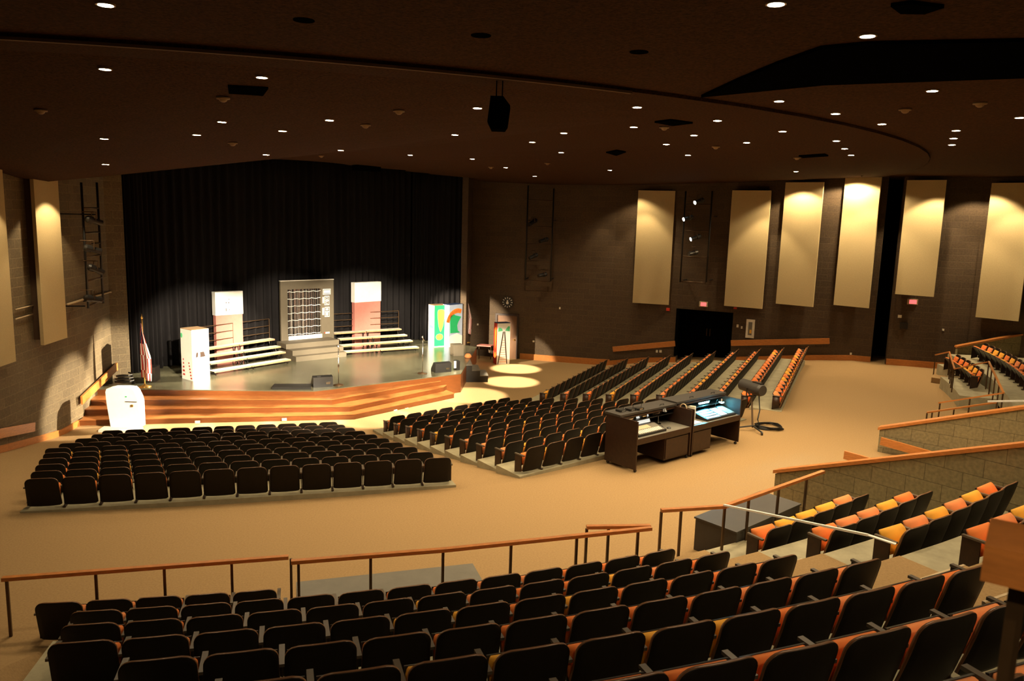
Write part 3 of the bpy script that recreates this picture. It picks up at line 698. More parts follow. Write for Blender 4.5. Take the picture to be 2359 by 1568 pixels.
def vmark(name, rects, m):
    mb = MB()
    for x0, y0, x1, y1 in rects:
        a, za = vp(x0, y0); b, zb2 = vp(x1, y1); vrect(mb, min(a, b), max(a, b), min(za, zb2), max(za, zb2), -.012, 0)
    mb.build(name, m, vm)
def frame(x0, y0, x1, y1, t=.8): return [(x0, y0, x1, y0 + t), (x0, y1 - t, x1, y1), (x0, y0, x0 + t, y1), (x1 - t, y0, x1, y1)]
vmark('sign_frame', frame(743.6, 665.5, 761.5, 677.5) + [(745.5, 668.5, 760, 674.5)], ['white'])
vmark('button_panel', frame(747.5, 681.5, 758.5, 702) + [(747.5, 691, 758.5, 692.5)] + frame(750, 684.5, 755.5, 689.5, .7) + [(750, 694, 751, 699), (750, 694, 755.5, 695), (750, 698.2, 755.5, 699)] + [(742.8, 684, 746, 698)], ['white'])
vmark('button_panel', frame(748, 707, 759, 729) + [(748, 717, 759, 718.5), (750.5, 710, 756, 714.5), (750.5, 720, 756, 726)] + [(742.5, 709, 746.5, 725)], ['white'])
vmark('coin_slot', [(749.5, 764.5, 759, 767.5)], ['ivory']); vmark('return_button', [(747, 764.5, 749.5, 767.5)], ['red'])
st = thing('set_steps', (*((V2(G(683, 836, ZD)) + V2(G(798, 822, ZD))) / 2), ZD), 'grey three-tread steps in front of the vending machine set', 'steps')
for k, (l, r_) in enumerate([((682, 822), (798, 810)), ((674, 808), (791, 797)), ((659, 793), (781, 782))]):
    z = ZD + .22 * (k + 1); a, b = V2(G(*l, z)), V2(G(*r_, z)); d = unit(b - a); n = np.array([-d[1], d[0]]); e2 = vl + nv * .03
    dep = max(.3, (e2 - a) @ n - .02); mb = MB(); mb.prism([a, b, b + n * dep, a + n * dep], ZD + .22 * k, z); mb.build('tread', ['greyset'], st)
# ---- tall signs with pink bases behind the risers
def flat(label, tl, tr, ysplit, base, marks=False):
    d = unit(V2(cl1) - V2(cl0)); n = np.array([d[1], -d[0]]); a, b = V2(cl0) + n * .6, V2(cl1) + n * .6
    zt_ = onwall(*tl, a[:2], b[:2])[2]; zs = onwall(tl[0], ysplit, a, b)[2]; a = V2(onwall(*tl, a[:2], b[:2])); b = V2(onwall(*tr, a, a + d))
    e = thing('sign_pillar', (*((a + b) / 2), ZD), label, 'stage sign', 'white and pink stage signs')
    mb = MB(); mb.prism([a, b, b - n * .3, a - n * .3], zs, zt_); mb.build('sign_box', ['white'], e)
    mb = MB(); ii = a + d * .02, b - d * .02; mb.prism([ii[0] - n * .03, ii[1] - n * .03, ii[1] - n * .27, ii[0] - n * .27], ZD, zs); mb.build('pink_base', ['pink'], e)
    if marks:
        mb = MB()
        for px, w_, h_ in (((521, 697), 2.2, 2.2), ((527, 697), 2.2, 2.4), ((527.5, 689), 1.5, 1.6), ((521, 711), 4, 1), ((521, 716), 4.5, 1), ((521, 713.5), 1.6, 5), ((528.5, 713), 1.2, 3.2)):
            q = onwall(*px, a, b); mb.box((*(V2(q) + n * .004), q[2]), (w_ * .0162, .012, h_ * .0165), math.atan2(d[1], d[0]))
        mb.build('dark_marks', ['darkwood'], e)
flat('white sign with small dark marks on pink base, left riser', (495, 673), (559, 668), 727, ((497, 808), (560, 798)), True)
flat('blank white sign on pink base behind the right riser', (817, 651), (878, 649), 697, ((819, 776), (879, 771)))
# ---- tall carton boxes
def carton(name, label, bl, bc, br, top, z, mats, topm):
    c = V2(G(*bc, z)); l = V2(G(*bl, z)); r_ = V2(G(*br, z)); dr = unit(r_ - c); n = np.array([-dr[1], dr[0]])
    wl = max(.45, abs((l - c) @ n)); l = c + n * wl; zt_ = onwall(*top, c, c + dr)[2]
    e = thing(name, (*((l + r_) / 2), z), label, 'stage box', 'tall painted stage boxes')
    t = .02; wr = np.linalg.norm(r_ - c)
    mb = MB(); mb.prism([c, r_, r_ + n * t, c + n * t], z, zt_); mb.build('front_face', [mats[1]], e)
    mb = MB(); mb.prism([c + n * t, c + n * t + dr * t, l + dr * t, l], z, zt_); mb.build('side_face', [mats[0]], e)
    mb = MB(); mb.prism([r_ + n * t, l + dr * wr, l + dr * (wr - t), r_ + n * t - dr * t], z, zt_); mb.prism([l + dr * t, l + dr * (wr - t), l + dr * (wr - t) - n * t, l + dr * t - n * t], z, zt_); mb.build('rear_face', [mats[2]], e)
    mb = MB(); mb.prism([c, r_, r_ + n * wl, l], zt_, zt_ + .02); mb.build('top', [topm], e)
    return e, c, dr, n, wr, wl, zt_ - z, z
def deco(e, o, ex2, w_, h, z, name, m, shapes, out):
    """painted shapes on a face; coordinates are fractions of the face"""
    mb = MB(); ex3 = np.array([*ex2, 0.0]); 
    for pts in shapes:
        P = [(p[0] * w_, p[1] * h) for p in pts]
        n3 = np.array([out[0], out[1], 0.0]); oo = np.array([o[0], o[1], z]) + n3 * .001
        n_ = len(P); base = [oo + ex3 * a + np.array([0, 0, 1.0]) * b for a, b in P]; vs = base + [q + n3 * .006 for q in base]
        mb.add(vs, [tuple(range(n_)), tuple(range(n_, 2 * n_))] + [(i, (i + 1) % n_, n_ + (i + 1) % n_, n_ + i) for i in range(n_)])
    return mb.build(name, [m], e)
def ell(cx, cy, a, b, n=18, rot=0): return [(cx + a * math.cos(t) * math.cos(rot) - b * math.sin(t) * math.sin(rot), cy + a * math.cos(t) * math.sin(rot) + b * math.sin(t) * math.cos(rot)) for t in [2 * math.pi * k / n for k in range(n)]]
EXCL = [(.50, .36), (.44, .40), (.36, .50), (.30, .68), (.28, .84), (.33, .89), (.5, .90), (.70, .89), (.76, .84), (.74, .68), (.66, .50), (.56, .40)]
EXO = [(.5 + (x - .5) * 1.16, .63 + (y - .63) * 1.04) for x, y in EXCL]
e, c, dr, n, wr, wl, h, z = carton('stage_box', 'tall white carton box standing at stage left near the flag', (428.6, 869.6), (445, 877.8), (484, 871.5), (442, 761), ZD, ('white', 'white', 'white'), 'brownboard')
deco(e, c, dr, wr, h, z, 'handle_cutouts', 'darkwood', [[(.20, .455), (.32, .465), (.34, .555), (.24, .555)], [(.47, .455), (.77, .46), (.68, .56), (.46, .56)]], -n)
deco(e, c + n * wl, -n, wl, h, z, 'red_zigzag', 'flagred', [[(.12 + .01 * k, .08 + .075 * k), (.30 - .02 * k, .08 + .075 * k), (.30 - .02 * k, .115 + .075 * k), (.12 + .01 * k, .115 + .075 * k)] for k in range(5)] + [[(.80 - .03 * k, .03 + .06 * k), (.92 - .04 * k, .03 + .06 * k), (.92 - .04 * k, .06 + .06 * k), (.80 - .03 * k, .06 + .06 * k)] for k in range(6)], -dr)
deco(e, c + n * wl, -n, wl, h, z, 'green_leaf', 'leaf', [ell(.1, .87, .09, .05)], -dr)
e, c, dr, n, wr, wl, h, z = carton('stage_box', 'tall green box with yellow exclamation mark on stage right', (982, 796), (998.5, 799.5), (1030, 797), (999.5, 704), ZD, ('white', 'green', 'white'), 'brownboard')
deco(e, c, dr, wr, h, z, 'mark_outline', 'leaf', [EXO, ell(.42, .24, .28, .085)], -n); deco(e, c - n * .004, dr, wr, h, z, 'exclamation_mark', 'yelpaint', [EXCL, ell(.42, .24, .245, .072)], -n)
deco(e, c, dr, wr, h, z, 'white_edge', 'white', [[(0, 0), (.04, 0), (.04, 1), (0, 1)], [(.04, .0), (1, .0), (1, .018), (.04, .018)]], -n)
deco(e, c + n * wl, -n, wl, h, z, 'pale_leaves', 'leaf', [[(.1, .46), (.9, .44), (.95, .5), (.6, .52), (.4, .58), (.4, .52), (.1, .51)]], -dr)
e, c, dr, n, wr, wl, h, z = carton('stage_box', 'tall pale blue box with green map shape and arched orange lettering', (1031, 798.5), (1034, 799.5), (1064, 795), (1033, 703), ZD, ('sky', 'sky', 'blue'), 'blue')
deco(e, c, dr, wr, h, z, 'state_map', 'green', [[(.08, .33), (.85, .32), (.66, .37), (.60, .50), (.68, .58), (.9, .70), (.42, .75), (.33, .78), (.26, .76), (.06, .77)]], -n)
deco(e, c, dr, wr, h, z, 'cloud_base', 'white', [[(0, 0), (1, 0), (1, .24), (.6, .31), (.1, .27), (0, .22)]], -n)
arc = lambda r0, r1, t0, t1, N=12: [(.62 + r0 * math.cos(math.radians(t)) * .95, .52 + r0 * math.sin(math.radians(t)) * .42) for t in np.linspace(t0, t1, N)] + [(.62 + r1 * math.cos(math.radians(t)) * .95, .52 + r1 * math.sin(math.radians(t)) * .42) for t in np.linspace(t1, t0, N)]
deco(e, c, dr, wr, h, z, 'arch_band', 'orpaint', [arc(.66, .92, 168, 68)], -n)
def letters(e, txt, place, size, m, out):
    for k, ch in enumerate(txt):
        cu = bpy.data.curves.new('letter', 'FONT'); cu.body = ch; cu.size = size; cu.align_x = 'CENTER'; cu.align_y = 'CENTER'; cu.extrude = .003
        ob = bpy.data.objects.new('letter', cu); P, ux = place(k)
        uy = np.cross(np.array([*out, 0.0]), ux); mtx = Matrix.Identity(4); on = np.array([*out, 0.0])
        for i in range(3): mtx[i][0], mtx[i][1], mtx[i][2], mtx[i][3] = ux[i], uy[i], on[i], P[i]
        dg = None; COL.objects.link(ob); ob.data.materials.append(MT[m]); me = bpy.data.meshes.new_from_object(ob); COL.objects.unlink(ob); bpy.data.objects.remove(ob)
        me.transform(mtx); me.transform(Matrix.Translation(-world_loc(e))); yield me
def merge(meshes, name, m, parent):
    bm = bmesh.new()
    for me in meshes: bm.from_mesh(me)
    me = bpy.data.meshes.new(name); bm.to_mesh(me); bm.free(); me.materials.append(MT[m]); o = bpy.data.objects.new(name, me); COL.objects.link(o); o.parent = parent; return o
def mplace(k):
    t = math.radians(160 - 84 * k / 8); x = .62 + .79 * math.cos(t) * .95; y = .52 + .79 * math.sin(t) * .42
    P = np.array([*(c + dr * x * wr - n * .012), z + y * h]); tx = np.array([math.sin(t) * .95 * wr, math.cos(t) * -.42 * h]); tx /= np.linalg.norm(tx)
    return P, np.array([dr[0] * tx[0], dr[1] * tx[0], tx[1]])
merge(list(letters(e, 'MINNESOTA', mplace, .155, 'red', -n)), 'lettering', 'red', e)
deco(e, c + dr * wr + dr * .001, n, wl, h, z, 'stars', 'ivory', [ell(.3 + .25 * (k % 2), .12 + .15 * k, .05, .014, 8) for k in range(6)], dr)
e, c, dr, n, wr, wl, h, z = carton('stage_box', 'tall red and white box with ladder drawing on the floor by stage', (1128.6, 836), (1144, 839.5), (1173.5, 838), (1145, 745), -1.5, ('red', 'white', 'green'), 'blue')
deco(e, c + n * wl, -n, wl, h, z, 'exclamation_mark', 'orpaint', [EXCL, ell(.5, .22, .26, .075)], -dr)
deco(e, c, dr, wr, h, z, 'ladder_drawing', 'darkwood', [[(.06, .01), (.13, .01), (.49, .80), (.43, .80)], [(.82, .01), (.75, .01), (.52, .80), (.58, .80)]], -n)
deco(e, c, dr, wr, h, z, 'rung_pattern', 'salmon', [[(.16 + .3 * k / 10, .06 + .058 * k), (.74 - .2 * k / 10, .06 + .058 * k), (.74 - .2 * k / 10, .068 + .058 * k), (.16 + .3 * k / 10, .068 + .058 * k)] for k in range(10)], -n)
deco(e, c, dr, wr, h, z, 'palm_leaves', 'leaf', [[(.05, .80), (.40, .82), (.34, .87), (.2, .90), (.08, .89)], [(.60, .82), (.94, .80), (.95, .92), (.84, .93), (.7, .88)]], -n)
# ---- podium shaped like an old refrigerator, on its pale board
b0, b1 = G(255, 983, -1.42), G(322, 985, -1.42); d = unit(V2(b1) - V2(b0)); n = np.array([d[1], -d[0]]); wd = np.linalg.norm(V2(b1) - V2(b0))
zt_ = onwall(285, 893, b0[:2], b1[:2])[2]; pod = thing('refrigerator_prop', (*((V2(b0) + V2(b1)) / 2 - n * .3), -1.42), 'white refrigerator-shaped prop with rounded top before the stage steps', 'stage prop')
h = zt_ + 1.42; prof = [(0.0, 0), (1.0, 0), (1.0, .62), (.96, .76), (.86, .92), (.76, .99), (.55, 1.0), (.1, .99), (-.08, .96), (-.12, .88), (-.1, .6)]
mb = MB(); mb.plate((*(V2(b0) - n * .4), -1.42), np.array([*d, 0]), np.array([0, 0, 1.0]), [(a * wd, b * h) for a, b in prof], .4); mb.build('body', ['white'], pod)
mb = MB(); mb.box((*(V2(b0) + d * wd * .74 + n * .01), -1.42 + h * .655), (wd * .4, .012, .018), math.atan2(d[1], d[0])); mb.build('door_seam', ['darkwood'], pod)
mb = MB(); mb.box((*(V2(b0) + d * wd * .78 + n * .02), -1.42 + h * .56), (.07, .03, .07), math.atan2(d[1], d[0])); mb.build('door_handle', ['brass'], pod)
mb = MB(); mb.box((*(V2(b0) + d * wd * .58 + n * .008), -1.42 + h * .78), (.05, .012, .03), math.atan2(d[1], d[0])); mb.build('small_mark', ['green'], pod)
q = [V2(G(*p, -1.42)) for p in ((226, 990), (240, 981), (330, 983), (318, 992))]
mb = MB(); mb.prism(q, -1.5, -1.42); tag(mb.build('base_board', ['whiteplank'], loc=(*q[0], -1.5)), 'pale wooden board under the white refrigerator prop', 'board')
# ---- flags
def flag(label, base, top, z, side):
    P = G(*base, z); zt2 = onwall(*top, P[:2], P[:2] + (1, .0))[2]; e = thing('flag', P, label, 'flag', 'flags on stands')
    mb = MB(); mb.lathe(P, [(.22, 0), (.22, .03), (.06, .08), (.03, .12)], 16); mb.build('stand_base', ['brass'], e, True)
    mb = MB(); mb.tube([P + (0, 0, .1), (P[0], P[1], zt2 - .15)], .022, 8); mb.build('pole', ['brass'], e)
    mb = MB(); mb.lathe((P[0], P[1], zt2 - .16), [(.02, 0), (.045, .06), (.02, .12), (.004, .2)], 8); mb.build('finial', ['brass'], e)
    H = zt2 - .3; L = 1.95; mb = MB(); nr = 14; nc = 12
    for j in range(nr + 1):
        t = j / nr; zz = H - t * L; wdt = (.05 + .26 * min(1, t * 1.8)) * (1 - .35 * max(0, t - .7)); 
        for i in range(nc + 1):
            s_ = i / nc; mb.v.append((P[0] + (s_ * wdt - .05) * 1.0, P[1] - .05 - .09 * math.sin(s_ * 9 + t * 2) * min(1, t * 2 + .1), zz - (.18 * s_ if t > .05 else 0)))
    for j in range(nr):
        for i in range(nc):
            mb.f.append([j * (nc + 1) + i, j * (nc + 1) + i + 1, (j + 1) * (nc + 1) + i + 1, (j + 1) * (nc + 1) + i])
            mb.m.append((2 if (i + j) % 3 else 1) if (j < 5 and i < 5) else ((i * 2 + j // 2) // 2 % 2))
    o = mb.mesh('flag_cloth', ['white', 'flagred', 'blue'], True, tuple(P)); ob = bpy.data.objects.new('flag_cloth', o); COL.objects.link(ob); ob.parent = e
    so = ob.modifiers.new('thick', 'SOLIDIFY'); so.thickness = .008
flag('draped red and white striped flag on pole at stage left', (334, 891), (330, 725), ZD, 1)
flag('draped red and white striped flag on pole at curtain right', (1074, 789), (1078, 662), ZD, 1)
# ---- monitors, mics, boxes, stairs
def wedge(label, pts, z, ytop):
    P = [V2(G(*p, z)) for p in pts]; h = .42
    e = thing('monitor_speaker', (*np.mean(P, axis=0), z), label, 'monitor speaker', 'floor monitor speakers')
    d = unit(P[1] - P[0]); n = np.array([-d[1], d[0]]); w_ = np.linalg.norm(P[1] - P[0]); o = P[0]
    prof = [(0, 0), (.45, 0), (.45, .12), (.2, .42), (0, .38)]
    mb = MB(); ex = np.array([*n, 0]); mb.plate((*o, z), ex, np.array([0, 0, 1.0]), prof, w_) ; mb.build('cabinet', ['black2'], e)
    mb = MB(); c = o + d * w_ * .75 - n * .012; mb.box((*c, z + .15), (.16, .03, .08), math.atan2(d[1], d[0])); mb.build('jack_plate', ['chrome'], e)
    mb = MB(); c = o + d * w_ * .3 + n * .08; mb.box((*c, z + .41), (.14, .05, .03), math.atan2(d[1], d[0])); mb.build('carry_handle', ['blackmetal'], e)
wedge('black wedge monitor speaker at front edge of stage centre', ((722, 893), (767, 890)), ZD, 865)
wedge('black wedge monitor speaker at the right front edge of stage', ((1003, 859), (1040, 856)), ZD, 832)
def micstand(label, base, top):
    P = G(*base, ZD); zt2 = onwall(*top, P[:2], P[:2] + (1, 0))[2]; e = thing('microphone_stand', P, label, 'microphone stand', 'microphone stands')
    mb = MB(); mb.lathe(P, [(.2, 0), (.2, .02), (.05, .045), (.02, .08)], 18); mb.build('round_base', ['metal'], e, True)
    mb = MB(); mb.tube([P, (P[0], P[1], zt2 - .15)], .017, 8); mb.build('pole', ['chrome'], e, True)
    mb = MB(); mb.lathe((P[0], P[1], P[2] + .7), [(.018, 0), (.035, .01), (.035, .09), (.018, .1)], 10); mb.build('clutch', ['chrome'], e)
    mb = MB(); mb.tube([(P[0] + .06, P[1], zt2 - .2), (P[0], P[1], zt2 - .08), (P[0] - .03, P[1], zt2)], [.016, .022, .045], 10); mb.build('microphone', ['chrome'], e, True)
micstand('chrome microphone stand at centre front of stage', (780, 887), (777.5, 795)); micstand('chrome microphone stand at right front of stage', (973, 860), (971, 774))
q = [V2(G(*p, ZD)) for p in ((626, 897), (717, 897), (717, 889), (632, 889))]
mb = MB(); mb.prism(q, ZD, ZD + .09); tag(mb.build('low_strip_box', ['black2'], loc=(*q[0], ZD)), 'long low dark strip box at front edge of stage', 'light strip')  # plain low dark box on the deck
a, b = V2(G(1044.5, 820, ZD)), V2(G(1068, 819, ZD)); d = unit(b - a); n = np.array([-d[1], d[0]])
mb = MB(); mb.prism([a, b, b + n * .5, a + n * .5], ZD, ZD + .52); tag(mb.build('cube_box', ['greyset'], loc=(*a, ZD)), 'grey cube box in front of the pale blue box', 'box')
P = G(1078, 824, ZD); mb = MB(); mb.lathe(P, [(.13, 0), (.17, .06), (.14, .14), (.08, .2)], 10); tag(mb.build('cable_bag', ['salmon'], loc=P, smooth=True), 'crumpled orange bag beside the grey cube box', 'bag')
P = G(1052, 851, ZD); mb = MB(); mb.box(P + (0, 0, .2), (.16, .3, .4), .5); o = mb.build('small_amplifier', ['black2'], loc=P); tag(o, 'small dark amplifier box at right front stage corner', 'amplifier')
mb = MB(); mb.box(P + (-.06, -.14, .24), (.1, .06, .3), .5); o2 = mb.build('front_grille', ['white'], o)
# portable stairs at the stage right end
sa, sb = G(1068, 880, -1.5), G(1124, 880, -1.5); d = unit(V2(sb) - V2(sa)); n = np.array([-d[1], d[0]]); L = np.linalg.norm(V2(sb) - V2(sa)) ; o_ = V2(sa)
ss = thing('stage_stairs', (*o_, -1.5), 'grey portable stairs with black sides at right end of stage', 'stairs')
for k in range(3):
    x0, x1 = L * k / 3, L * (k + 1) / 3; z1 = ZD - .02 - .24 * k
    mb = MB(); mb.prism([o_ + d * x0, o_ + d * x1, o_ + d * x1 + n * 1.3, o_ + d * x0 + n * 1.3], -1.5, z1 - .03); mb.build('side_panel', ['black2'], ss)
    mb = MB(); mb.prism([o_ + d * x0 - n * .01, o_ + d * (x1 + .02) - n * .01, o_ + d * (x1 + .02) + n * 1.31, o_ + d * x0 + n * 1.31], z1 - .03, z1); mb.build('tread', ['greypaint'], ss)
# small table by the stage door, red lollipop prop
P = V2(G(1117, 826, -1.5)); tb = thing('side_table', (*P, -1.5), 'small table with pink cloth edge beside the red box', 'table')
mb = MB(); mb.box((*P, -.80), (.75, .5, .05), -.26); mb.build('table_top', ['pink'], tb)
for sx, sy in ((-.3, -.18), (.3, -.18), (-.3, .18), (.3, .18)): mb = MB(); mb.tube([(P[0] + sx, P[1] + sy, -1.5), (P[0] + sx, P[1] + sy, -.82)], .02, 6); mb.build('leg', ['metal'], tb)
P = G(635, 790, ZD); lp = thing('red_ball_prop', P, 'small red ball-topped prop on stem between riser and vending machine', 'lamp')
mb = MB(); mb.tube([P, P + (0, 0, .5)], .025, 8); mb.build('stem', ['flagred'], lp); mb = MB(); mb.lathe(P + (0, 0, .48), [(.03, 0), (.09, .04), (.11, .1), (.09, .16), (.02, .2)], 12); mb.build('prop_ball', ['red'], lp, True)
P = G(733, 898.5, ZD) ; P = G(744, 906, -.9); mb = MB(); mb.lathe(P, [(.03, 0), (.12, .02), (.12, .05), (.04, .08)], 12); tag(mb.build('cable_puck', ['black2'], loc=P), 'dark cable box on the top wood step at stage centre', 'cable box')
a, b = V2(G(338, 880, ZD)), V2(G(358, 880, ZD)); d = unit(b - a); n = np.array([-d[1], d[0]]); mb = MB(); mb.prism([a, b, b + n * .6, a + n * .6], ZD, ZD + .55); tag(mb.build('dark_crate', ['black2'], loc=(*a, ZD)), 'dark crate on the stage behind the left flag', 'crate')
P = G(288, 884, ZD); mb = MB(); rn = random.Random(2)
pts = [P + (.35 * math.cos(k * .7) * (1 - k * .01), .25 * math.sin(k * .7), .03 + .012 * k) for k in range(30)]
mb.tube(pts, .03, 6); tag(mb.build('cable_heap', ['blackmetal'], loc=P), 'heap of dark cables at left wall above the stage steps', 'cable')
# ------------------------------------------------------------------ theatre seats (copied thing by thing below)
def shell_mesh():
    mb = MB(); nz, nx = 11, 8; H0, H1, hw0, r = .055, .64, .284, .105
    zs = [H0 + (H1 - H0) * t for t in (0, .04, .15, .35, .6, .81, .86, .91, .95, .98, 1)]
    def hw(z):
        w_ = hw0 + .014 * max(0, (.45 - z) / .45)
        if z > H1 - r: w_ = hw0 - r + math.sqrt(max(0, r * r - (z - H1 + r) ** 2)) * 1.0
        if z < H0 + .04: w_ -= .04 - math.sqrt(max(0, .04 ** 2 - (H0 + .04 - z) ** 2))
        return w_
    def yb(x, z): return .15 * (1 - (z - H0) / (H1 - H0)) ** 1.25 - .035 * (1 - (x / hw0) ** 2)
    for side, th in ((0, 0), (1, .026)):
        for z in zs:
            for i in range(nx + 1):
                x = hw(z) * (2 * i / nx - 1); mb.v.append((x, yb(x, z) + th, z + (.012 * (1 - (x / hw0) ** 2) if z > .5 else 0)))
    n1 = nx + 1; NN = n1 * len(zs)
    for j in range(len(zs) - 1):
        for i in range(nx):
            a = j * n1 + i; mb.f.append([a, a + 1, a + n1 + 1, a + n1]); mb.m.append(0); mb.f.append([NN + a, NN + a + n1, NN + a + n1 + 1, NN + a + 1]); mb.m.append(0)
    ring = [i for i in range(n1)] + [j * n1 + nx for j in range(1, len(zs))] + [(len(zs) - 1) * n1 + i for i in range(nx - 1, -1, -1)] + [j * n1 for j in range(len(zs) - 2, 0, -1)]
    for a, b in zip(ring, ring[1:] + ring[:1]): mb.f.append([a, b, b + NN, a + NN]); mb.m.append(1)
    return mb
def pad_mesh(mi, hw, L, T, o, dy, dz, crown=.025, sgn=1):
    """rounded pad starting at o, running along (dy, dz), thickness towards the sitter"""
    mb = MB(); nx, nl = 6, 7; ny, nz = (-dz * sgn, dy * sgn)
    ls = (0, .06, .2, .5, .8, .94, 1)
    for top in (0, 1):
        for t in ls:
            e = 1 - .5 * max(0, abs(2 * t - 1) - .75) / .25
            for i in range(nx + 1):
                s_ = 2 * i / nx - 1; ee = e * (1 - .5 * max(0, abs(s_) - .6) / .4) if top else 0
                w_ = hw * (1 - (.10 * max(0, abs(2 * t - 1) - .8) / .2)); h = (T * ee + crown * (1 - s_ * s_) * (1 - (2 * t - 1) ** 2)) if top else 0
                mb.v.append((s_ * w_, o[0] + dy * t * L + ny * h, o[1] + dz * t * L + nz * h))
    n1 = nx + 1; NN = n1 * len(ls)
    for j in range(len(ls) - 1):
        for i in range(nx):
            a = j * n1 + i; mb.f.append([NN + a, NN + a + 1, NN + a + n1 + 1, NN + a + n1]); mb.f.append([a, a + n1, a + n1 + 1, a + 1]); mb.m += [mi, mi]
    ring = list(range(n1)) + [j * n1 + nx for j in range(1, len(ls))] + [(len(ls) - 1) * n1 + i for i in range(nx - 1, -1, -1)] + [j * n1 for j in range(len(ls) - 2, 0, -1)]
    for a, b in zip(ring, ring[1:] + ring[:1]): mb.f.append([a, a + NN, b + NN, b]); mb.m.append(mi)
    return mb
tilt = math.radians(74); sdy, sdz = math.cos(tilt), math.sin(tilt)
tilt2 = math.radians(57); ody, odz = math.cos(tilt2), math.sin(tilt2)
SEATPARTS = {}
SEATPARTS['backrest'] = (shell_mesh(), ['shell', 'edge'], True)
for c in ('orange', 'yellow', 'salmon'):
    SEATPARTS['seat_' + c] = (pad_mesh(0, .262, .275, .065, (.195, .195), sdy, sdz), [c], True)
    SEATPARTS['open_seat_' + c] = (pad_mesh(0, .262, .34, .07, (.205, .215), ody, odz, .035), [c], True)
    SEATPARTS['back_cushion_' + c] = (pad_mesh(0, .235, .40, .03, (.158, .19), -.27, .963, .0, -1), [c], True)
mb = MB(); mb.box((0, .195 + sdy * .14 + sdz * .012, .195 + sdz * .14 - sdy * .012), (.53, .28, .022), axes=((1, 0, 0), (0, sdy, sdz), (0, -sdz, sdy))); SEATPARTS['seat_pan'] = (mb, ['black2'], False)
mb = MB(); mb.box((0, .205 + ody * .17 + odz * .012, .215 + odz * .17 - ody * .012), (.53, .34, .022), axes=((1, 0, 0), (0, ody, odz), (0, -odz, ody))); SEATPARTS['open_pan'] = (mb, ['black2'], False)
def armset(x):
    a = MB(); a.box((x, .235, .445), (.048, .31, .026)); s_ = MB(); s_.box((x, .25, .22), (.012, .13, .43)); s_.box((x, .25, .012), (.05, .22, .024)); return a, s_
A0, S0 = armset(-.305); A1, S1 = armset(.305)
SEATPARTS['armrest'] = (A0, ['arm'], False); SEATPARTS['standard'] = (S0, ['darkwood'], False)
def endp(x): m_ = MB(); m_.prism([(x - .006, .17), (x + .016, .17), (x + .016, .39), (x - .006, .39)], [.06, .06, .0, .0], [.43] * 4); return m_
SEATPARTS['end_arm'] = (A1, ['arm'], False); SEATPARTS['end_panel'] = (endp(.305), ['darkwood'], False); SEATPARTS['end_panel_near'] = (endp(-.305), ['darkwood'], False)
SME = {}
for k, (m_, mats, sm) in SEATPARTS.items():
    me = m_.mesh(k, mats, sm); bm = bmesh.new(); bm.from_mesh(me); bmesh.ops.recalc_face_normals(bm, faces=bm.faces); bm.to_mesh(me); bm.free(); SME[k] = me
def part(name, key, parent):
    o = bpy.data.objects.new(name, SME[key]); COL.objects.link(o); o.parent = parent; return o
STUFF = []     # distant seats: (position, rotation, colour, first, last)
rs_ = random.Random(11)
def seat(P, face, label, group, first=False, last=False, colour=None, individual=True, opened=False):
    colour = colour or rs_.choice(['orange', 'orange', 'yellow', 'salmon'])
    rz = math.atan2(face[1], face[0]) - math.pi / 2
    if not individual: STUFF.append((P, rz, colour, first, last, opened)); return
    e = bpy.data.objects.new('theater_seat', None); COL.objects.link(e); e.location = tuple(map(float, P)); e.rotation_euler = (0, 0, rz); e.empty_display_size = .2
    tag(e, label % colour, 'theater seat', group)
    part('backrest', 'backrest', e); part('back_cushion', 'back_cushion_' + colour, e); s_ = part('seat_cushion', ('open_seat_' if opened else 'seat_') + colour, e); part('seat_pan', 'open_pan' if opened else 'seat_pan', e)
    part('armrest', 'armrest', e); part('end_panel' if first else 'standard', 'end_panel_near' if first else 'standard', e)
    if last: part('armrest', 'end_arm', e); part('end_panel', 'end_panel', e)

# raised balcony rows on concentric terraces
def Rk(k, a):
    off = np.interp(a, [-80, -78, -63, -59, -51, -38, -24, -8], [0, 0, .3, .42, .15, .3, .5, .5]); return 26.37 + 1.11 * (k - 1) + off
def Zk(k): return .42 * (k - 1)
SP = .612
def arcrow(k, a0, nseats, blockname, group, colours=None, opened=False):
    """nseats seats starting at angle a0 going counter-clockwise"""
    a = a0; col = None
    for i in range(nseats):
        R = Rk(k, a); P = pol(R, a, Zk(k) + .012); face = unit(K - P[:2])
        seat(P, face, blockname(k, i, nseats), group, i == 0, i == nseats - 1, colours[i] if colours else None, True, opened)
        a += math.degrees(SP / R)
def angof(px, py, z): v = V2(G(px, py, z)) - K; return math.degrees(math.atan2(v[1], v[0]))
a1 = angof(133, 1393, .62)
arcrow(1, a1, 5, lambda k, i, n: 'dark-backed theater seat, %s cushion, ' + ORD[i + 1] + ' from left in short front row behind left rail', 'short front balcony row')
ENDA = -63.2
rowends = {2: 13, 3: 13, 4: 13, 5: 12, 6: 12, 7: 11, 8: 11}
def nA(k, i, n): return 'dark-backed theater seat, %s cushion, ' + ORD[n - i] + ' from aisle, balcony row ' + ORD[k] + ' from the floor'
for k, n in rowends.items():
    R = Rk(k, ENDA); step = math.degrees(SP / (Rk(k, -70))); a0 = ENDA - step * (n - 1)
    vis = 0
    # keep only seats that reach into the picture
    if k == 7: a0 += step * 3; n -= 3
    if k == 8: a0 += step * 2; n -= 2
    arcrow(k, a0, n, nA, 'balcony seats behind the cross aisle', opened=False)
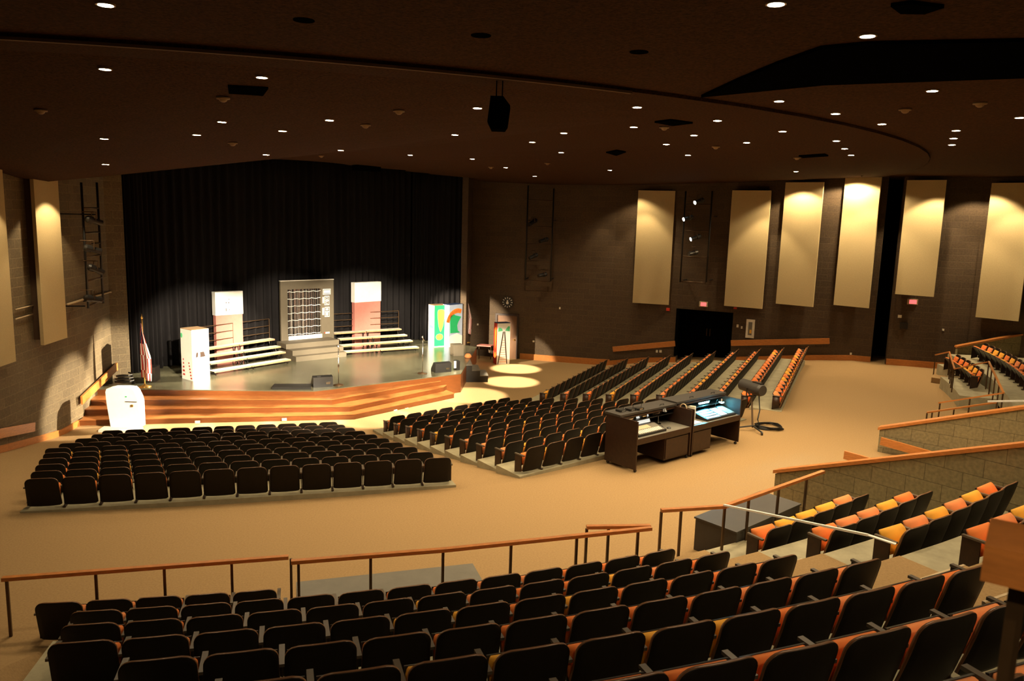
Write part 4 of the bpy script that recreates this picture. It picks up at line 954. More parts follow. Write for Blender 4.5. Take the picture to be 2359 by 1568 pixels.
cB = {2: ['orange', 'yellow', 'yellow', 'yellow', 'salmon'], 3: ['orange', 'salmon', 'salmon', 'yellow', 'orange'], 4: ['yellow', 'salmon', 'yellow', 'salmon', 'yellow', 'orange'], 5: ['orange', 'salmon', 'yellow', 'orange', 'yellow', 'salmon'], 6: ['orange', 'yellow', 'salmon', 'orange', 'yellow', 'orange']}
for k in (2, 3, 4, 5, 6):
    a0 = -58.6 + (.25 if k < 4 else 0); n = {2: 5, 3: 5, 4: 6, 5: 6, 6: 6}[k]
    arcrow(k, a0, n, lambda k, i, n: '%s-cushioned theater seat, ' + ORD[i + 1] + ' from aisle, right balcony block row ' + ORD[k] + ' from floor', 'right balcony block by the low wall', colours=cB[k], opened=True)
# far balcony block beyond the passage
for k, a0, n in ((2, -19.2, 6), (3, -25.0, 12)):
    arcrow(k, a0, n, lambda k, i, n: '%s-cushioned theater seat, ' + ORD[i + 1] + ' from passage, far balcony block row ' + ORD[k] + ' from floor', 'far balcony block', opened=True)
# terraces
def sector(mb, r0, r1, a0, a1, z0, z1, mi=0, step=1.5):
    n = max(2, int((a1 - a0) / step)); an = [a0 + (a1 - a0) * i / n for i in range(n + 1)]
    for i in range(n):
        q = [pol(r0, an[i]), pol(r1, an[i]), pol(r1, an[i + 1]), pol(r0, an[i + 1])]; mb.prism([p[:2] for p in q], z0, z1, mi)
for k in range(2, 10):
    mb = MB(); r0 = 26.37 + 1.11 * (k - 1) - .56; sector(mb, r0, r0 + 1.11 if k < 9 else r0 + 3.0, aisle_edge(r0 + .5) + .1, -51.6, Zk(k) - .6, Zk(k), 0)
    o = struct('floor_terrace', mb, ['concrete'])
for k in range(2, 4):
    mb = MB(); r0 = 27.1 + 1.1 * (k - 2); sector(mb, r0, r0 + 1.11, -22.7 if k == 2 else -37.9, -15.5 if k == 2 else -9.2, Zk(k) - .6, Zk(k), 0)
    if k == 2: sector(mb, r0 + .75, r0 + 1.11, -15.5, -9.2, Zk(k) - .6, Zk(k), 0)
    else: sector(mb, r0 + 1.11, r0 + 5, -37.9, -9.2, Zk(k) - .6, Zk(k), 0)
    struct('floor_terrace', mb, ['concrete'])
# carpeted half steps of the balcony aisle
for k in range(2, 9):
    mb = MB(); r0 = 26.37 + 1.11 * (k - 1) - .56 + .3
    sector(mb, r0 - .62, r0 - .02 - .28, -62.6, -59.7, Zk(k) - .42, Zk(k) - .20, 0, 1.0); sector(mb, r0 - .30, r0 + .55, -62.6, -59.7, Zk(k) - .05, Zk(k) + .012, 0, 1.0)
    e = thing('aisle_step', pol(r0, -61, Zk(k) - .42), 'tan carpeted step in balcony aisle, %s from the cross aisle' % ORD[k - 1], 'step', 'carpeted aisle steps')
    mb.build('tread', ['carpet'], e)
    mb = MB(); sector(mb, r0 - .63, r0 - .60, -62.6, -59.7, Zk(k) - .23, Zk(k) - .195, 0, 1.0); mb.build('nosing', ['beige'], e)

# front seating blocks, straight rows on shallow concrete terraces
def rowblock(ang, rows, d0, dd, label, group, indiv, spc=.605, zoff=.012):
    a = math.radians(ang); n = np.array([math.cos(a), math.sin(a)]); u = np.array([-n[1], n[0]])
    for i, (ul, ur) in enumerate(rows):
        if ul is None: continue
        d = d0 - dd * i; z = -.16 * i + .015; cnt = int((ur - ul) / spc); s_ = (ur - ul) / cnt
        for j in range(cnt):
            q = K + n * d + u * (ul + s_ * (j + .5))
            seat((q[0], q[1], z + zoff), -n, label(i, j, cnt), group, j == 0, j == cnt - 1, individual=indiv(i, j), opened=(ang > -30 and i < 2))
    return n, u
rowsL = list(zip([-4.41, -4.6, -4.81, -5.03, -5.23, -5.47, -5.45, -5.31, -5.16, -5.1], [3.74, 3.51, 3.29, 3.06, 2.83, 2.61, 2.38, 2.14, 1.92, 1.71]))
nL, uL = rowblock(-74.9, rowsL, 21.1, .962, lambda i, j, n: 'dark-backed theater seat, %s cushion, ' + ORD[j + 1] + ' from left, left floor block row ' + ORD[i + 1] + ' from back', 'left floor block before the stage', lambda i, j: True)
rowsM = [(-4.0 + .2 * i, 4.75 - .195 * i) for i in range(10)]
nM, uM = rowblock(-49.4, rowsM, 21.1, .968, lambda i, j, n: 'dark-backed theater seat, %s cushion, ' + ORD[j + 1] + ' from left aisle, center floor block row ' + ORD[i + 1] + ' from back', 'center floor block behind the console', lambda i, j: i < 5 and j < 10 - i * 0)
rowsR = list(zip([-3.0, -2.75, -2.5, -2.25, -2.0, -1.75, -1.5, -1.2, -.95, -.6], [7.23, 7.31, 7.56, 7.79, 7.65, 7.45, 7.31, 7.17, 7.11, 7.0]))
nR, uR = rowblock(-24.0, rowsR, 22.0, .98, lambda i, j, n: '', '', lambda i, j: False)
def terr(n, u, rows, d0, dd, nm):
    for i, (ul, ur) in enumerate(rows):
        d = d0 - dd * i; z = -.16 * i + .015; f = d - .08
        q = [K + n * f + u * (ul - .1), K + n * f + u * (ur + .1), K + n * (f - dd) + u * (ur + .0), K + n * (f - dd) + u * (ul + .0)]
        mb = MB(); mb.prism(q, z - .5, z); struct('floor_terrace', mb, ['concrete'])
terr(nL, uL, rowsL, 21.1, .962, ''); terr(nM, uM, rowsM, 21.1, .968, ''); terr(nR, uR, rowsR, 22.0, .98, '')
# the small distant seats as one mass
if STUFF:
    mb = MB(); mats = ['shell', 'edge', 'orange', 'yellow', 'salmon', 'black2', 'arm', 'darkwood']
    def addm(key, rz, P, mp):
        m_ = SEATPARTS[key][0]; ca_, sa_ = math.cos(rz), math.sin(rz); o = len(mb.v)
        mb.v += [(x * ca_ - y * sa_ + P[0], x * sa_ + y * ca_ + P[1], z + P[2]) for x, y, z in m_.v]
        mb.f += [[i + o for i in f] for f in m_.f]; mb.m += [mp[i] for i in m_.m]
    for P, rz, c, first, last, op in STUFF:
        ci = mats.index(c); addm('backrest', rz, P, [0, 1]); addm(('open_seat_' if op else 'seat_') + c, rz, P, [ci]); addm('back_cushion_' + c, rz, P, [ci]); addm('open_pan' if op else 'seat_pan', rz, P, [5]); addm('armrest', rz, P, [6]); addm('standard' if not first else 'end_panel_near', rz, P, [7])
        if last: addm('end_arm', rz, P, [6]); addm('end_panel', rz, P, [7])
    me = mb.mesh('distant_theater_seats', mats, True); bm = bmesh.new(); bm.from_mesh(me); bmesh.ops.recalc_face_normals(bm, faces=bm.faces); bm.to_mesh(me); bm.free()
    o = bpy.data.objects.new('distant_theater_seats', me); COL.objects.link(o)
    tag(o, 'many small orange and dark theater seats in rows of the right floor block', 'theater seats', None, 'stuff')

# ------------------------------------------------------------------ rails, low walls and boxes of the balcony front
def rail(label, pts, posts, zbase, group='balcony front rails', w_=.075, h_=.05, pr=.018):
    """pts: 3D points of the rail top; posts: plan positions as fractions along the polyline"""
    e = thing('handrail', np.mean(pts, axis=0), label, 'handrail', group)
    for a, b in zip(pts, pts[1:]):
        mb = MB(); d = unit(np.array(b) - np.array(a)); mb.bar(np.array(a) - d * .003 - (0, 0, h_ / 2), np.array(b) + d * .003 - (0, 0, h_ / 2), w_, h_); mb.build('rail_cap', ['wood'], e)
    for p, zb2 in posts:
        mb = MB(); mb.box(((p[0]), (p[1]), (p[2] - h_ + zb2) / 2), (pr * 2, pr * 2, p[2] - h_ - zb2), .3); mb.build('post', ['metal'], e)
    return e
def online(pts, x):
    """point on the polyline whose picture column is x"""
    best = None
    for a, b in zip(pts, pts[1:]):
        q = onwall(x, 800, a[:2], b[:2]); t = (V2(q) - V2(a)) @ (V2(b) - V2(a)) / np.dot(V2(b) - V2(a), V2(b) - V2(a))
        if -.02 <= t <= 1.02: best = np.array([q[0], q[1], a[2] + (b[2] - a[2]) * t])
    return best if best is not None else np.array(pts[0])
rl = [G(5, 1329, .85), G(664, 1279, .85)]
rail('long wood-capped rail at left front of the balcony', rl, [(online(rl, x) if x > 20 else rl[0] + unit(rl[1] - rl[0]) * .05, 0) for x in (14, 190, 356, 519, 662)], 0)
rr = [G(671, 1290, 1.17), G(1027, 1262, 1.17), G(1500, 1213, 1.17)]
rail('long wood-capped rail in front of the second balcony row', rr, [(online(rr, x), .42) for x in (680, 854, 1028, 1191, 1348, 1494)], 0)
r3 = [G(1352, 1210, 1.17), G(1498, 1208, 1.17)]
rail('short returning rail at the aisle end of the long rail', r3, [(online(r3, x), .0) for x in (1358, 1423)], 0)
r4 = [G(1524, 1172, 1.2), G(1670, 1163, 1.2)]; r5 = [G(1670, 1163, 1.2), G(1897, 1083, 1.2)]
rail('short wood-capped rail at right balcony aisle beside the dark grey box', r4, [(online(r4, x), 0) for x in (1527, 1594)], 0)
rail('wood-capped rail running past the dark grey box to low wall', r5, [(online(r5, x), .0) for x in (1674, 1753, 1822, 1886)], 0)
# white tape tied from the rail to an armrest
t0 = G(1668, 1163, 1.215); t1 = G(2000, 1232, 1.76); t2 = G(2064, 1253, 1.735)
mb = MB(); mb.bar(t0, t1, .04, .028); mb.bar(t1, t2, .055, .014); tag(mb.build('barrier_tape', ['frost'], loc=t0), 'white tape stretched from the rail to a balcony armrest', 'tape')
# grey platforms in the front row gaps
q = [V2(G(682, 1340, .36)), V2(G(1089, 1297, .36))]; d = unit(q[1] - q[0]); n = np.array([-d[1], d[0]]); 
q = [G(682, 1340, .36), G(1089, 1297, .36)]; mb = MB(); mb.prism([V2(q[0]), V2(q[1]), V2(q[1]) - n * .75, V2(q[0]) - n * .75], .0, .36)
tag(mb.build('platform_box', ['greypaint'], loc=(*V2(q[0]), 0)), 'long grey platform box behind the long front rail', 'platform')
q = [V2(G(*p, .62)) for p in ((1603, 1189), (1698, 1224), (1843, 1160), (1752, 1131))]
e = thing('platform_box', (*np.mean(q, axis=0), 0), 'dark grey box platform beside the low wall at right balcony', 'platform')
mb = MB(); mb.prism(q, 0, .59); mb.build('box_body', ['darkgrey'], e)
mb = MB(); c_ = np.mean(q, axis=0); qq = [c_ + (p - c_) * 1.03 for p in q]; mb.prism(qq, .59, .62); mb.build('box_top', ['darkgrey'], e)
# radial low walls with wood caps
def lowwall(label, name, ang, r0, r1, z0, sl, t=.22, side=1):
    e = thing(name, pol(r0, ang, 0), label, 'low wall', 'sloping low walls of the balcony')
    a, b = pol(r0, ang), pol(r1, ang); d = unit(V2(b) - V2(a)); n = np.array([-d[1], d[0]]) * side
    N = 12; 
    mb = MB(); q = [V2(a), V2(b), V2(b) + n * t, V2(a) + n * t]; z1 = z0 + sl * (r1 - r0)
    mb.prism(q, -.05, [z0, z1, z1, z0]); mb.build('block_wall', ['block'], e, uv=True)
    mb = MB(); q2 = [V2(a) - n * .03 - d * .04, V2(b) - n * .03, V2(b) + n * (t + .03), V2(a) + n * (t + .03) - d * .04]; mb.prism(q2, [z0, z1, z1, z0], [z0 + .07, z1 + .07, z1 + .07, z0 + .07]); mb.build('wood_cap', ['wood'], e)
    return e
lowwall('low block wall with wood cap beside the right balcony block', 'low_wall', -51.4, 25.4, 32.5, .66, .385)
w2_ = lowwall('low block wall with wood cap on far side of passage', 'low_wall', -38.4, 25.4, 32.5, .58, .36)
lowwall('low block wall with wood cap at far right edge', 'low_wall', -8.9, 28.6, 34, 1.08, .27)
def pol3(r, a, z): return pol(r, a, z)
b0_, b1_ = pol(25.5, -38.9, .36), pol(28.0, -38.9, .10)
e = thing('wall_handrail', b0_, 'wide wood handrail board on passage wall facing the balcony', 'handrail', 'wood handrails on the walls')
mb = MB(); mb.bar(b0_, b1_, .06, .2); mb.build('rail_board', ['wood'], e)
mb = MB(); mb.bar(b0_ + (b1_ - b0_) * .5, pol(26.7, -38.42, .2), .03, .03); mb.build('bracket', ['metal'], e)
q0 = G(1945, 1047, .35); q1 = pol(27.5, -50.6, .12); q1 = q0 + unit(np.array([*(V2(pol(28, -46)) - V2(pol(25, -46))), -.15])) * 1.3
e = thing('wall_handrail', q0, 'wood handrail board showing over the low wall in passage', 'handrail', 'wood handrails on the walls')
mb = MB(); mb.bar(q0, q1, .06, .2); mb.build('rail_board', ['wood'], e); mb = MB(); mb.bar(q0 + (q1 - q0) * .15, (*V2(q0 + (q1 - q0) * .15), 0), .04, .04); mb.build('post', ['metal'], e)
# far block stair rails
def frail(label, px, zs, posts):
    P = [G(x, y, z) for (x, y), z in zip(px, zs)]
    rail(label, P, [(online(P, x), zb) for x, zb in posts], 0, 'far balcony stair rails', .05, .04, .014)
def frail2(label, px, zs, segs):
    P = [G(x, y, z) for (x, y), z in zip(px, zs)]; posts = []
    for k, fr, zb in segs:
        for f in fr: posts.append((P[k] + (P[k + 1] - P[k]) * f, zb))
    rail(label, P, posts, 0, 'far balcony stair rails', .05, .04, .014)
frail2('zigzag wood rail at the front corner of the far balcony block', [(2155, 816), (2187, 809), (2199, 848), (2275, 832)], (.88, 1.2, 1.25, 1.62), [(0, [.02], 0), (1, [.2, .4, .6, .8, .98], .42)])
frail2('wood rail descending between far balcony rows', [(2278, 831), (2312, 903), (2163, 926)], (1.62, 1.5, .85), [(0, [.02, .25, .5, .75, .98], .7), (1, [.5, .98], .0)])
frail('long wood rail at near side of the far balcony stairs', [(2136, 948), (2295, 925)], (.8, 1.2), [(2141, 0), (2165, 0), (2215, 0)])
t0 = G(2275, 924, 1.3); t1 = G(2420, 922, 1.5); mb = MB(); mb.bar(t0, t1, .012, .05); tag(mb.build('barrier_tape', ['frost'], loc=t0), 'white tape across the far balcony stairs at right edge', 'tape')
q = [V2(G(*p, .2)) for p in ((2146, 869), (2178, 874), (2182, 866), (2150, 862))]
mb = MB(); mb.prism(q, 0, .2); tag(mb.build('low_step', ['carpet'], loc=(*q[0], 0)), 'low carpeted step box at corner of the far balcony block', 'step')
# near wood-capped post at the right edge
P = CAM + ray(2330, 1300) * 1.55
ps = thing('rail_post', (P[0] + .02, P[1] + .1, 3.9), 'blurred thick wood rail cap on post at the right photo edge', 'rail')
c0 = CAM + ray(2268, 1256) * 1.5; 
ex = unit(np.array([.80, -.55, 0])); ey = np.array([-ex[1], ex[0], 0])
mb = MB(); cc_ = c0 + ex * .45 + ey * .09; mb.box((cc_[0], cc_[1], c0[2] - .036), (.9, .18, .072), axes=(ex, ey, (0, 0, 1))); mb.build('wood_cap', ['wood'], ps)
mb = MB(); q = c0 + ex * .062 + ey * .06; mb.box((q[0], q[1], (c0[2] - .07 + 3.9) / 2), (.03, .03, c0[2] - .07 - 3.9), axes=(ex, ey, (0, 0, 1))); mb.build('post', ['metal'], ps)
mb = MB(); q = c0 + ex * .245 + ey * .09; mb.box((q[0], q[1], (c0[2] - .12 + 3.9) / 2), (.3, .12, c0[2] - .12 - 3.9), axes=(ex, ey, (0, 0, 1))); mb.build('plaster_base', ['block'], ps)

# ------------------------------------------------------------------ sound and light console
c2, c3, c1 = G(1463, 1090, 0), G(1701, 1023, 0), G(1389, 1061, 0)
ex = unit(V2(c3) - V2(c2)); ey = np.array([-ex[1], ex[0]]); Lc = np.linalg.norm(V2(c3) - V2(c2)); Dc = .98; RZ = math.atan2(ex[1], ex[0])
def cpt(x, y, z): q = V2(c2) + ex * x + ey * y; return np.array([q[0], q[1], z])
def cbox(mb, x0, x1, y0, y1, z0, z1, mi=0): mb.box(cpt((x0 + x1) / 2, (y0 + y1) / 2, (z0 + z1) / 2), (x1 - x0, y1 - y0, z1 - z0), RZ, mi)
ZW, ZH = .80, 1.22
def desk(label, x0, x1, ped, dz=0):
    e = thing('control_desk', cpt((x0 + x1) / 2, Dc / 2, 0), label, 'control desk', 'control desks behind the floor seats')
    for a, nm in ((x0, 'side_panel'), (x1 - .035, 'side_panel')): mb = MB(); cbox(mb, a, a + .035, 0, Dc, .07, ZH); mb.build(nm, ['darkwood'], e)
    mb = MB(); cbox(mb, x0 + .035, x1 - .035, Dc - .03, Dc, .1, ZH); mb.build('back_panel', ['darkwood'], e)
    mb = MB(); cbox(mb, x0 + .035, x1 - .035, .02, Dc - .03, ZW - .04, ZW); mb.build('worktop', ['greypaint'], e)
    mb = MB(); cbox(mb, x0 + .035, x1 - .035, .0, .02, ZW - .14, ZW); mb.build('apron', ['darkwood'], e)
    mb = MB(); cbox(mb, x0 - .03, x1 + .03, Dc * .52, Dc + .04, ZH + dz, ZH + .05 + dz); mb.build('hood_top', ['darkgrey'], e)
    mb = MB(); cbox(mb, x0 + .035, x1 - .035, Dc * .52, Dc * .56, ZH - .06 + dz, ZH - .02 + dz); mb.build('hood_fascia', ['darkwood'], e)
    mb = MB(); cbox(mb, x0 + .035, x1 - .035, Dc * .56, Dc - .03, 1.03, 1.05); mb.build('rack_shelf', ['black2'], e)
    mb = MB(); cbox(mb, ped[0], ped[1], .04, Dc - .04, .1, ZW - .14); mb.build('pedestal', ['darkwood'], e)
    mb = MB(); cbox(mb, ped[0] + .03, ped[1] - .03, .02, .04, .14, ZW - .18); mb.build('pedestal_door', ['darkwood'], e)
    for a in (x0 + .06, x1 - .06):
        for b in (.06, Dc - .06): mb = MB(); q = cpt(a, b, 0); mb.tube([q + np.array([*ex * -.02, .035]), q + np.array([*ex * .02, .035])], .035, 10); mb.tube([q + (0, 0, .05), q + (0, 0, .08)], .015, 6); mb.build('caster', ['black2'], e)
    for a in (.3, .75):
        mb = MB(); q = cpt(x0 + (x1 - x0) * a, Dc * .62, ZH + .05 + dz); mb.tube([q, q + (0, 0, .035), q + (ex[0] * .14, ex[1] * .14, .035), q + (ex[0] * .14, ex[1] * .14, 0)], .008, 6); mb.build('hood_handle', ['blackmetal'], e)
    return e
XM = Lc / 2
desk('dark wood control desk holding the sound mixer', 0, XM - .03, (XM * .52, XM - .08)); desk('dark wood control desk with the cyan-lit lighting board', XM + .03, Lc, (XM + .07, XM + .85), .04)
def cthing(name, x, y, z, label, cat, group=None): return thing(name, cpt(x, y, z), label, cat, group)
# mixer
e = cthing('sound_mixer', .55, .28, ZW, 'grey sound mixing board with white faders on the left desk', 'mixer')
mb = MB(); o = cpt(.68, .1, ZW); mb.plate(o - np.array([*ex * .5, 0]), np.array([*ey, 0]), np.array([0, 0, 1.0]), [(0, .0), (.46, .0), (.46, .14), (.38, .14), (0, .05)], 1.0); mb.build('mixer_body', ['black2'], e)
def mixpanel(name, x0, x1, y0, y1, m, lift=.006):
    mb = MB(); f = lambda y: .05 + (y - .1) / .38 * .09 + lift
    P = [cpt(x0, y0, ZW + f(y0)), cpt(x1, y0, ZW + f(y0)), cpt(x1, y1, ZW + f(y1)), cpt(x0, y1, ZW + f(y1))]; mb.add(P + [p - (0, 0, .004) for p in P], [(0, 1, 2, 3), (7, 6, 5, 4), (0, 4, 5, 1), (1, 5, 6, 2), (2, 6, 7, 3), (3, 7, 4, 0)]); return mb.build(name, [m], e)
mixpanel('control_panel', .22, 1.14, .12, .46, 'greypaint'); 
for k in range(12): mixpanel('fader_strip', .26 + k * .07, .305 + k * .07, .14, .27, 'ivory', .010)
mixpanel('knob_field', .26, .85, .30, .44, 'beige', .010)
# laptop / lit tablet
e = cthing('open_laptop', .95, .64, ZW, 'open laptop with pale lit screen behind the sound mixer', 'laptop')
ty = math.radians(25); up_ = np.array([*(ey * math.sin(ty)), math.cos(ty)]); mb = MB(); c = cpt(.95, .64, ZW + .17) ; ax3 = np.array([*ex, 0])
mb.box(c, (.50, .02, .34), axes=(ax3, np.cross(up_, ax3), up_)); mb.build('lid', ['greypaint'], e); mb = MB(); mb.box(c - np.cross(up_, ax3) * -.0 + np.array([*(-ey), .3]) * .012, (.44, .008, .28), axes=(ax3, np.cross(up_, ax3), up_)); mb.build('screen', ['screen'], e)
mb = MB(); cbox(mb, .73, 1.17, .57, .63, ZW + .0, ZW + .02); mb.build('keyboard', ['black2'], e)
def gooseneck(label, x, y, lit, h=.42):
    e = cthing('desk_lamp', x, y, ZW, label, 'desk lamp', 'gooseneck desk lamps'); q = cpt(x, y, ZW)
    mb = MB(); mb.lathe(q, [(.08, 0), (.08, .02), (.02, .03)], 14); mb.build('lamp_base', ['chrome'], e)
    mb = MB(); mb.tube([q, q + (0, 0, h * .7), q + (-ey[0] * .05, -ey[1] * .05, h * .95), q + (-ey[0] * .16, -ey[1] * .16, h)], .012, 8); mb.build('neck', ['chrome'], e)
    p = q + np.array([-ey[0] * .18, -ey[1] * .18, h]); mb = MB(); mb.tube([p + (0, 0, .03), p - (0, 0, .05)], [.03, .07], 12); mb.build('lamp_shade', ['chrome'], e)
    if lit:
        mb = MB(); mb.lathe(p - (0, 0, .10), [(.03, 0), (.07, .02), (.065, .05)], 12); mb.build('bulb', ['coollamp'], e); spot('lamp_beam', p - (0, 0, .12), p - (ey[0] * .15, ey[1] * .15, 1), 90, 130, .5, (.06, .62, 1), .03)
gooseneck('unlit chrome gooseneck lamp on the sound desk', 1.5, .62, False)
for lab, x, y, s_ in (('black computer mouse beside the sound mixer', 1.35, .4, (.07, .1, .035)), ('black mouse puck at the rear of the sound mixer', 1.42, .22, (.07, .1, .035))):
    mb = MB(); q = cpt(x, y, ZW); mb.lathe(q, [(.05, 0), (.055, .015), (.03, .035)], 10); tag(mb.build('computer_mouse', ['black2'], loc=q), lab, 'mouse', 'mice on the desk')
mb = MB(); q = cpt(.28, .5, ZW); mb.lathe(q, [(.07, 0), (.1, .03), (.06, .07)], 9); tag(mb.build('red_cloth', ['flagred'], loc=q), 'small red bundle behind the sound mixer', 'cloth')
# rack gear under the hood, headphones and clutter on top
for lab, x, w_ in (('black rack unit on shelf at left of the sound desk', .45, .3), ('chrome-fronted rack unit on the sound desk shelf', .95, .22), ('black rack unit with pale front beside the divider', 1.45, .35)):
    mb = MB(); cbox(mb, x - w_ / 2, x + w_ / 2, .62, .88, 1.05, 1.15); o = mb.build('rack_unit', ['black2'], loc=cpt(x, .75, 1.05)); tag(o, lab, 'rack unit', 'rack units under the hood')
    mb = MB(); cbox(mb, x - w_ * .3, x + w_ * .3, .61, .62, 1.07, 1.10); mb.build('front_display', ['chrome'], o)
for lab, x, y in (('first black receiver box on top of the sound desk hood', .28, .78), ('second black receiver box on top of the sound desk hood', .55, .72), ('third small black receiver on the sound desk hood', .78, .66)):
    mb = MB(); cbox(mb, x - .1, x + .1, y - .08, y + .08, ZH + .05, ZH + .10); q = cpt(x, y, ZH + .05); o = mb.build('radio_receiver', ['black2'], loc=q); tag(o, lab, 'receiver', 'receivers on the hood')
    mb = MB(); p = cpt(x + .08, y, ZH + .09); mb.tube([p, p + (.03, 0, .2)], .006, 5); mb.build('antenna', ['blackmetal'], o)
    mb = MB(); cbox(mb, x - .06, x + .06, y - .09, y - .08, ZH + .06, ZH + .09); mb.build('front_display', ['chrome'], o)
# lighting board, lamp bar, monitor, papers
e = cthing('lighting_board', XM + 1.35, .3, ZW, 'long lighting control board lit cyan by the desk lamp', 'lighting board')
mb = MB(); o = cpt(XM + .72, .08, ZW); mb.plate(o, np.array([*ey, 0]), np.array([0, 0, 1.0]), [(0, .0), (.48, .0), (.48, .16), (0, .05)], 1.24); mb.build('board_body', ['black2'], e)
def lbp(name, x0, x1, y0, y1, m):
    mb = MB(); f = lambda y: .05 + (y - .08) / .48 * .11 + .006
    P = [cpt(x0, y0, ZW + f(y0)), cpt(x1, y0, ZW + f(y0)), cpt(x1, y1, ZW + f(y1)), cpt(x0, y1, ZW + f(y1))]; mb.add(P + [p - (0, 0, .004) for p in P], [(0, 1, 2, 3), (7, 6, 5, 4), (0, 4, 5, 1), (1, 5, 6, 2), (2, 6, 7, 3), (3, 7, 4, 0)]); mb.build(name, [m], e)
for k in range(4): lbp('fader_bank', XM + .77, XM + 1.30, .11 + k * .11, .175 + k * .11, 'white')
lbp('key_panel', XM + 1.36, XM + 1.62, .12, .5, 'white'); lbp('wheel_panel', XM + 1.68, XM + 1.95, .12, .5, 'greypaint')
q0 = cpt(XM + 1.25, .66, 1.10); e = cthing('lamp_bar', XM + 1.25, .66, 1.10, 'cyan-lit lamp bar under the hood of the lighting desk', 'lamp')
mb = MB(); cbox(mb, XM + 1.0, XM + 1.5, .60, .70, 1.10, 1.14); mb.build('fixture', ['chrome'], e); mb = MB(); cbox(mb, XM + 1.05, XM + 1.45, .585, .60, 1.095, 1.13); mb.build('tube', ['coollamp'], e)
spot('lamp_bar_beam', cpt(XM + 1.25, .55, 1.10), cpt(XM + 1.2, .3, ZW), 110, 150, .6, (.05, .60, 1), .1)
gooseneck('lit cyan-white desk lamp at the right of the lighting board', XM + 1.80, .62, True, .36)
e = cthing('monitor', XM + 1.55, .80, ZW, 'dark monitor standing at the rear of the lighting desk', 'monitor')
mb = MB(); cbox(mb, XM + 1.38, XM + 1.76, .80, .84, ZW + .08, ZW + .36); mb.build('screen_panel', ['black2'], e); mb = MB(); cbox(mb, XM + 1.52, XM + 1.62, .76, .88, ZW, ZW + .08); mb.build('stand', ['black2'], e)
mb = MB(); q = cpt(XM + .58, .52, ZW); mb.box(q + (0, 0, .17), (.09, .26, .34), RZ + .35); tag(mb.build('speaker_box', ['ivory'], loc=q), 'cream desk speaker standing at left of the lighting board', 'speaker')
mb = MB(); cbox(mb, XM + .2, XM + .52, .1, .34, ZW, ZW + .012); tag(mb.build('paper_stack', ['white'], loc=cpt(XM + .3, .2, ZW)), 'white paper lying at left front of the lighting desk', 'paper')
mb = MB(); cbox(mb, XM + .95, XM + 1.2, .62, .8, ZW, ZW + .05); tag(mb.build('red_folder', ['flagred'], loc=cpt(XM + 1.0, .7, ZW)), 'dark red folder behind the lighting board', 'folder')
q = cpt(XM, .30, ZH); e = thing('headphones', q, 'pale headphones hung on the divider between the desks', 'headphones')
mb = MB(); mb.tube([q + np.array([*(ey * .10 * math.cos(t)), .12 * math.sin(t) - .03]) for t in np.arange(0, 3.2, .26)], .014, 6); mb.build('headband', ['beige'], e, True)
for s_ in (-1, 1): mb = MB(); p = q + np.array([*(ey * .10 * s_), -.06]); mb.tube([p - np.array([*(ey * .03), 0]), p + np.array([*(ey * .03), 0])], .045, 10); mb.build('ear_cup', ['beige'], e)
mb = MB(); cbox(mb, Lc + .03, Lc + .16, .35, .75, .12, .62); tag(mb.build('equipment_case', ['black2'], loc=cpt(Lc + .1, .5, .12)), 'black case hung on the right side of lighting desk', 'case')

# ------------------------------------------------------------------ follow spot and its cable
B = G(1733, 993, 0); fz = 1.02
fs = thing('follow_spot', B, 'large grey follow spotlight on a wheeled stand beside the desks', 'follow spot')
ax2 = unit(V2(G(1762, 902, fz)) - V2(G(1702, 884, fz))); cc_ = np.array([*(V2(G(1733, 892, fz))), fz]); d3 = np.array([*ax2, -.02])
mb = MB(); mb.tube([cc_ - d3 * .44, cc_ - d3 * .42, cc_ + d3 * .36, cc_ + d3 * .44], [.15, .175, .185, .15], 28); mb.build('housing', ['darkgrey'], fs, False)
mb = MB(); mb.box(cc_ + d3 * .22 + (0, 0, .18), (.34, .12, .05), math.atan2(ax2[1], ax2[0])); mb.build('top_handle', ['blackmetal'], fs)
mb = MB(); s_ = np.array([-ax2[1], ax2[0], 0]) * .2; mb.tube([cc_ - s_, cc_ - s_ - (0, 0, .25), cc_ + s_ - (0, 0, .25), cc_ + s_], .02, 6); mb.build('yoke', ['blackmetal'], fs)
mb = MB(); mb.tube([(cc_[0], cc_[1], fz - .25), (B[0], B[1], .12)], .026, 8); mb.build('stand_pole', ['metal'], fs)
for k in range(3):
    t = math.radians(-70 + 120 * k); p = np.array([B[0] + .42 * math.cos(t), B[1] + .42 * math.sin(t), .06])
    mb = MB(); mb.tube([(B[0], B[1], .16), p + (0, 0, .02)], .022, 6); mb.build('leg', ['blackmetal'], fs)
    mb = MB(); mb.tube([p - (.02, 0, .01), p + (.02, 0, -.01)], .05, 10); mb.build('caster', ['black2'], fs)
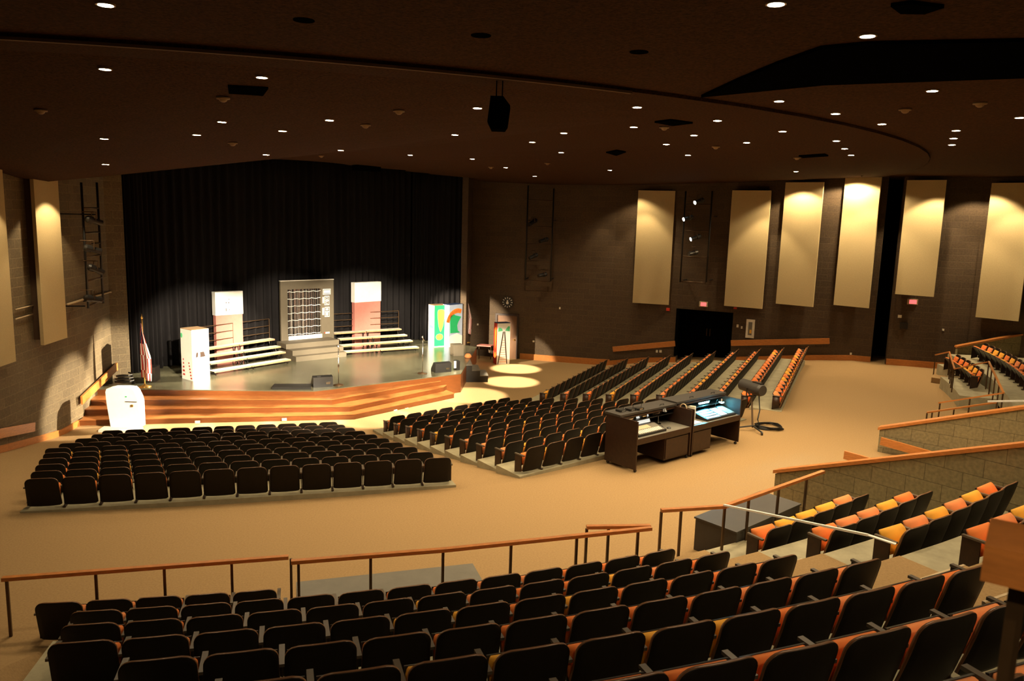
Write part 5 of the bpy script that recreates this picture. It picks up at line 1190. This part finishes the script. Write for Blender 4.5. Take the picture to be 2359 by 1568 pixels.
C0 = G(1772, 986, 0); rn = random.Random(3)
pts = [cc_ + d3 * .3 - (0, 0, .17), cc_ + d3 * .38 - (0, 0, .6), (C0[0] - .35, C0[1], .25), (C0[0] - .3, C0[1] - .1, .03)]
for k in range(40): t = k * .55; r_ = .33 + .04 * math.sin(k * 1.7); pts.append((C0[0] + r_ * 1.1 * math.cos(t + 3), C0[1] + r_ * math.sin(t + 3), .025 + .002 * k))
mb = MB(); mb.tube(pts, .018, 6); tag(mb.build('power_cable', ['blackmetal'], loc=C0, smooth=True), 'black power cable coiled on carpet beside the follow spot', 'cable')

# small fittings belong to the part that carries them
CARRY = {'back_cushion': 'backrest', 'seat_pan': 'seat_cushion', 'outlet_plate': 'stage_front', 'pedestal_door': 'pedestal', 'hood_handle': 'hood_top', 'hood_fascia': 'hood_top', 'screen': 'lid', 'fader_strip': 'control_panel', 'knob_field': 'control_panel',
         'lens': 'housing', 'handle_cutouts': 'front_face', 'red_zigzag': 'side_face', 'green_leaf': 'side_face', 'pale_leaves': 'side_face', 'white_edge': 'front_face', 'state_map': 'front_face', 'cloud_base': 'front_face', 'arch_band': 'front_face', 'lettering': 'front_face',
         'ladder_drawing': 'front_face', 'rung_pattern': 'front_face', 'palm_leaves': 'front_face', 'dark_marks': 'sign_box', 'sign_frame': 'front_panel', 'button_panel': 'front_panel', 'coin_slot': 'front_panel', 'return_button': 'front_panel', 'tinsel_garland': 'tinsel_curtain',
         'door_seam': 'body', 'door_handle': 'body', 'small_mark': 'body', 'jack_plate': 'cabinet', 'carry_handle': 'cabinet', 'clutch': 'pole', 'finial': 'pole', 'flag_cloth': 'pole', 'hour_marks': 'clock_dial', 'clock_hands': 'clock_dial', 'bulb': 'lamp_shade', 'tube': 'fixture', 'edge_trim': None}
for root in [o for o in COL.objects if o.parent is None]:
    kids = list(root.children); names = {}
    for c in kids: names.setdefault(c.name.split('.')[0], c)
    for c in kids:
        host = CARRY.get(c.name.split('.')[0])
        if host and host in names and names[host] is not c: c.parent = names[host]
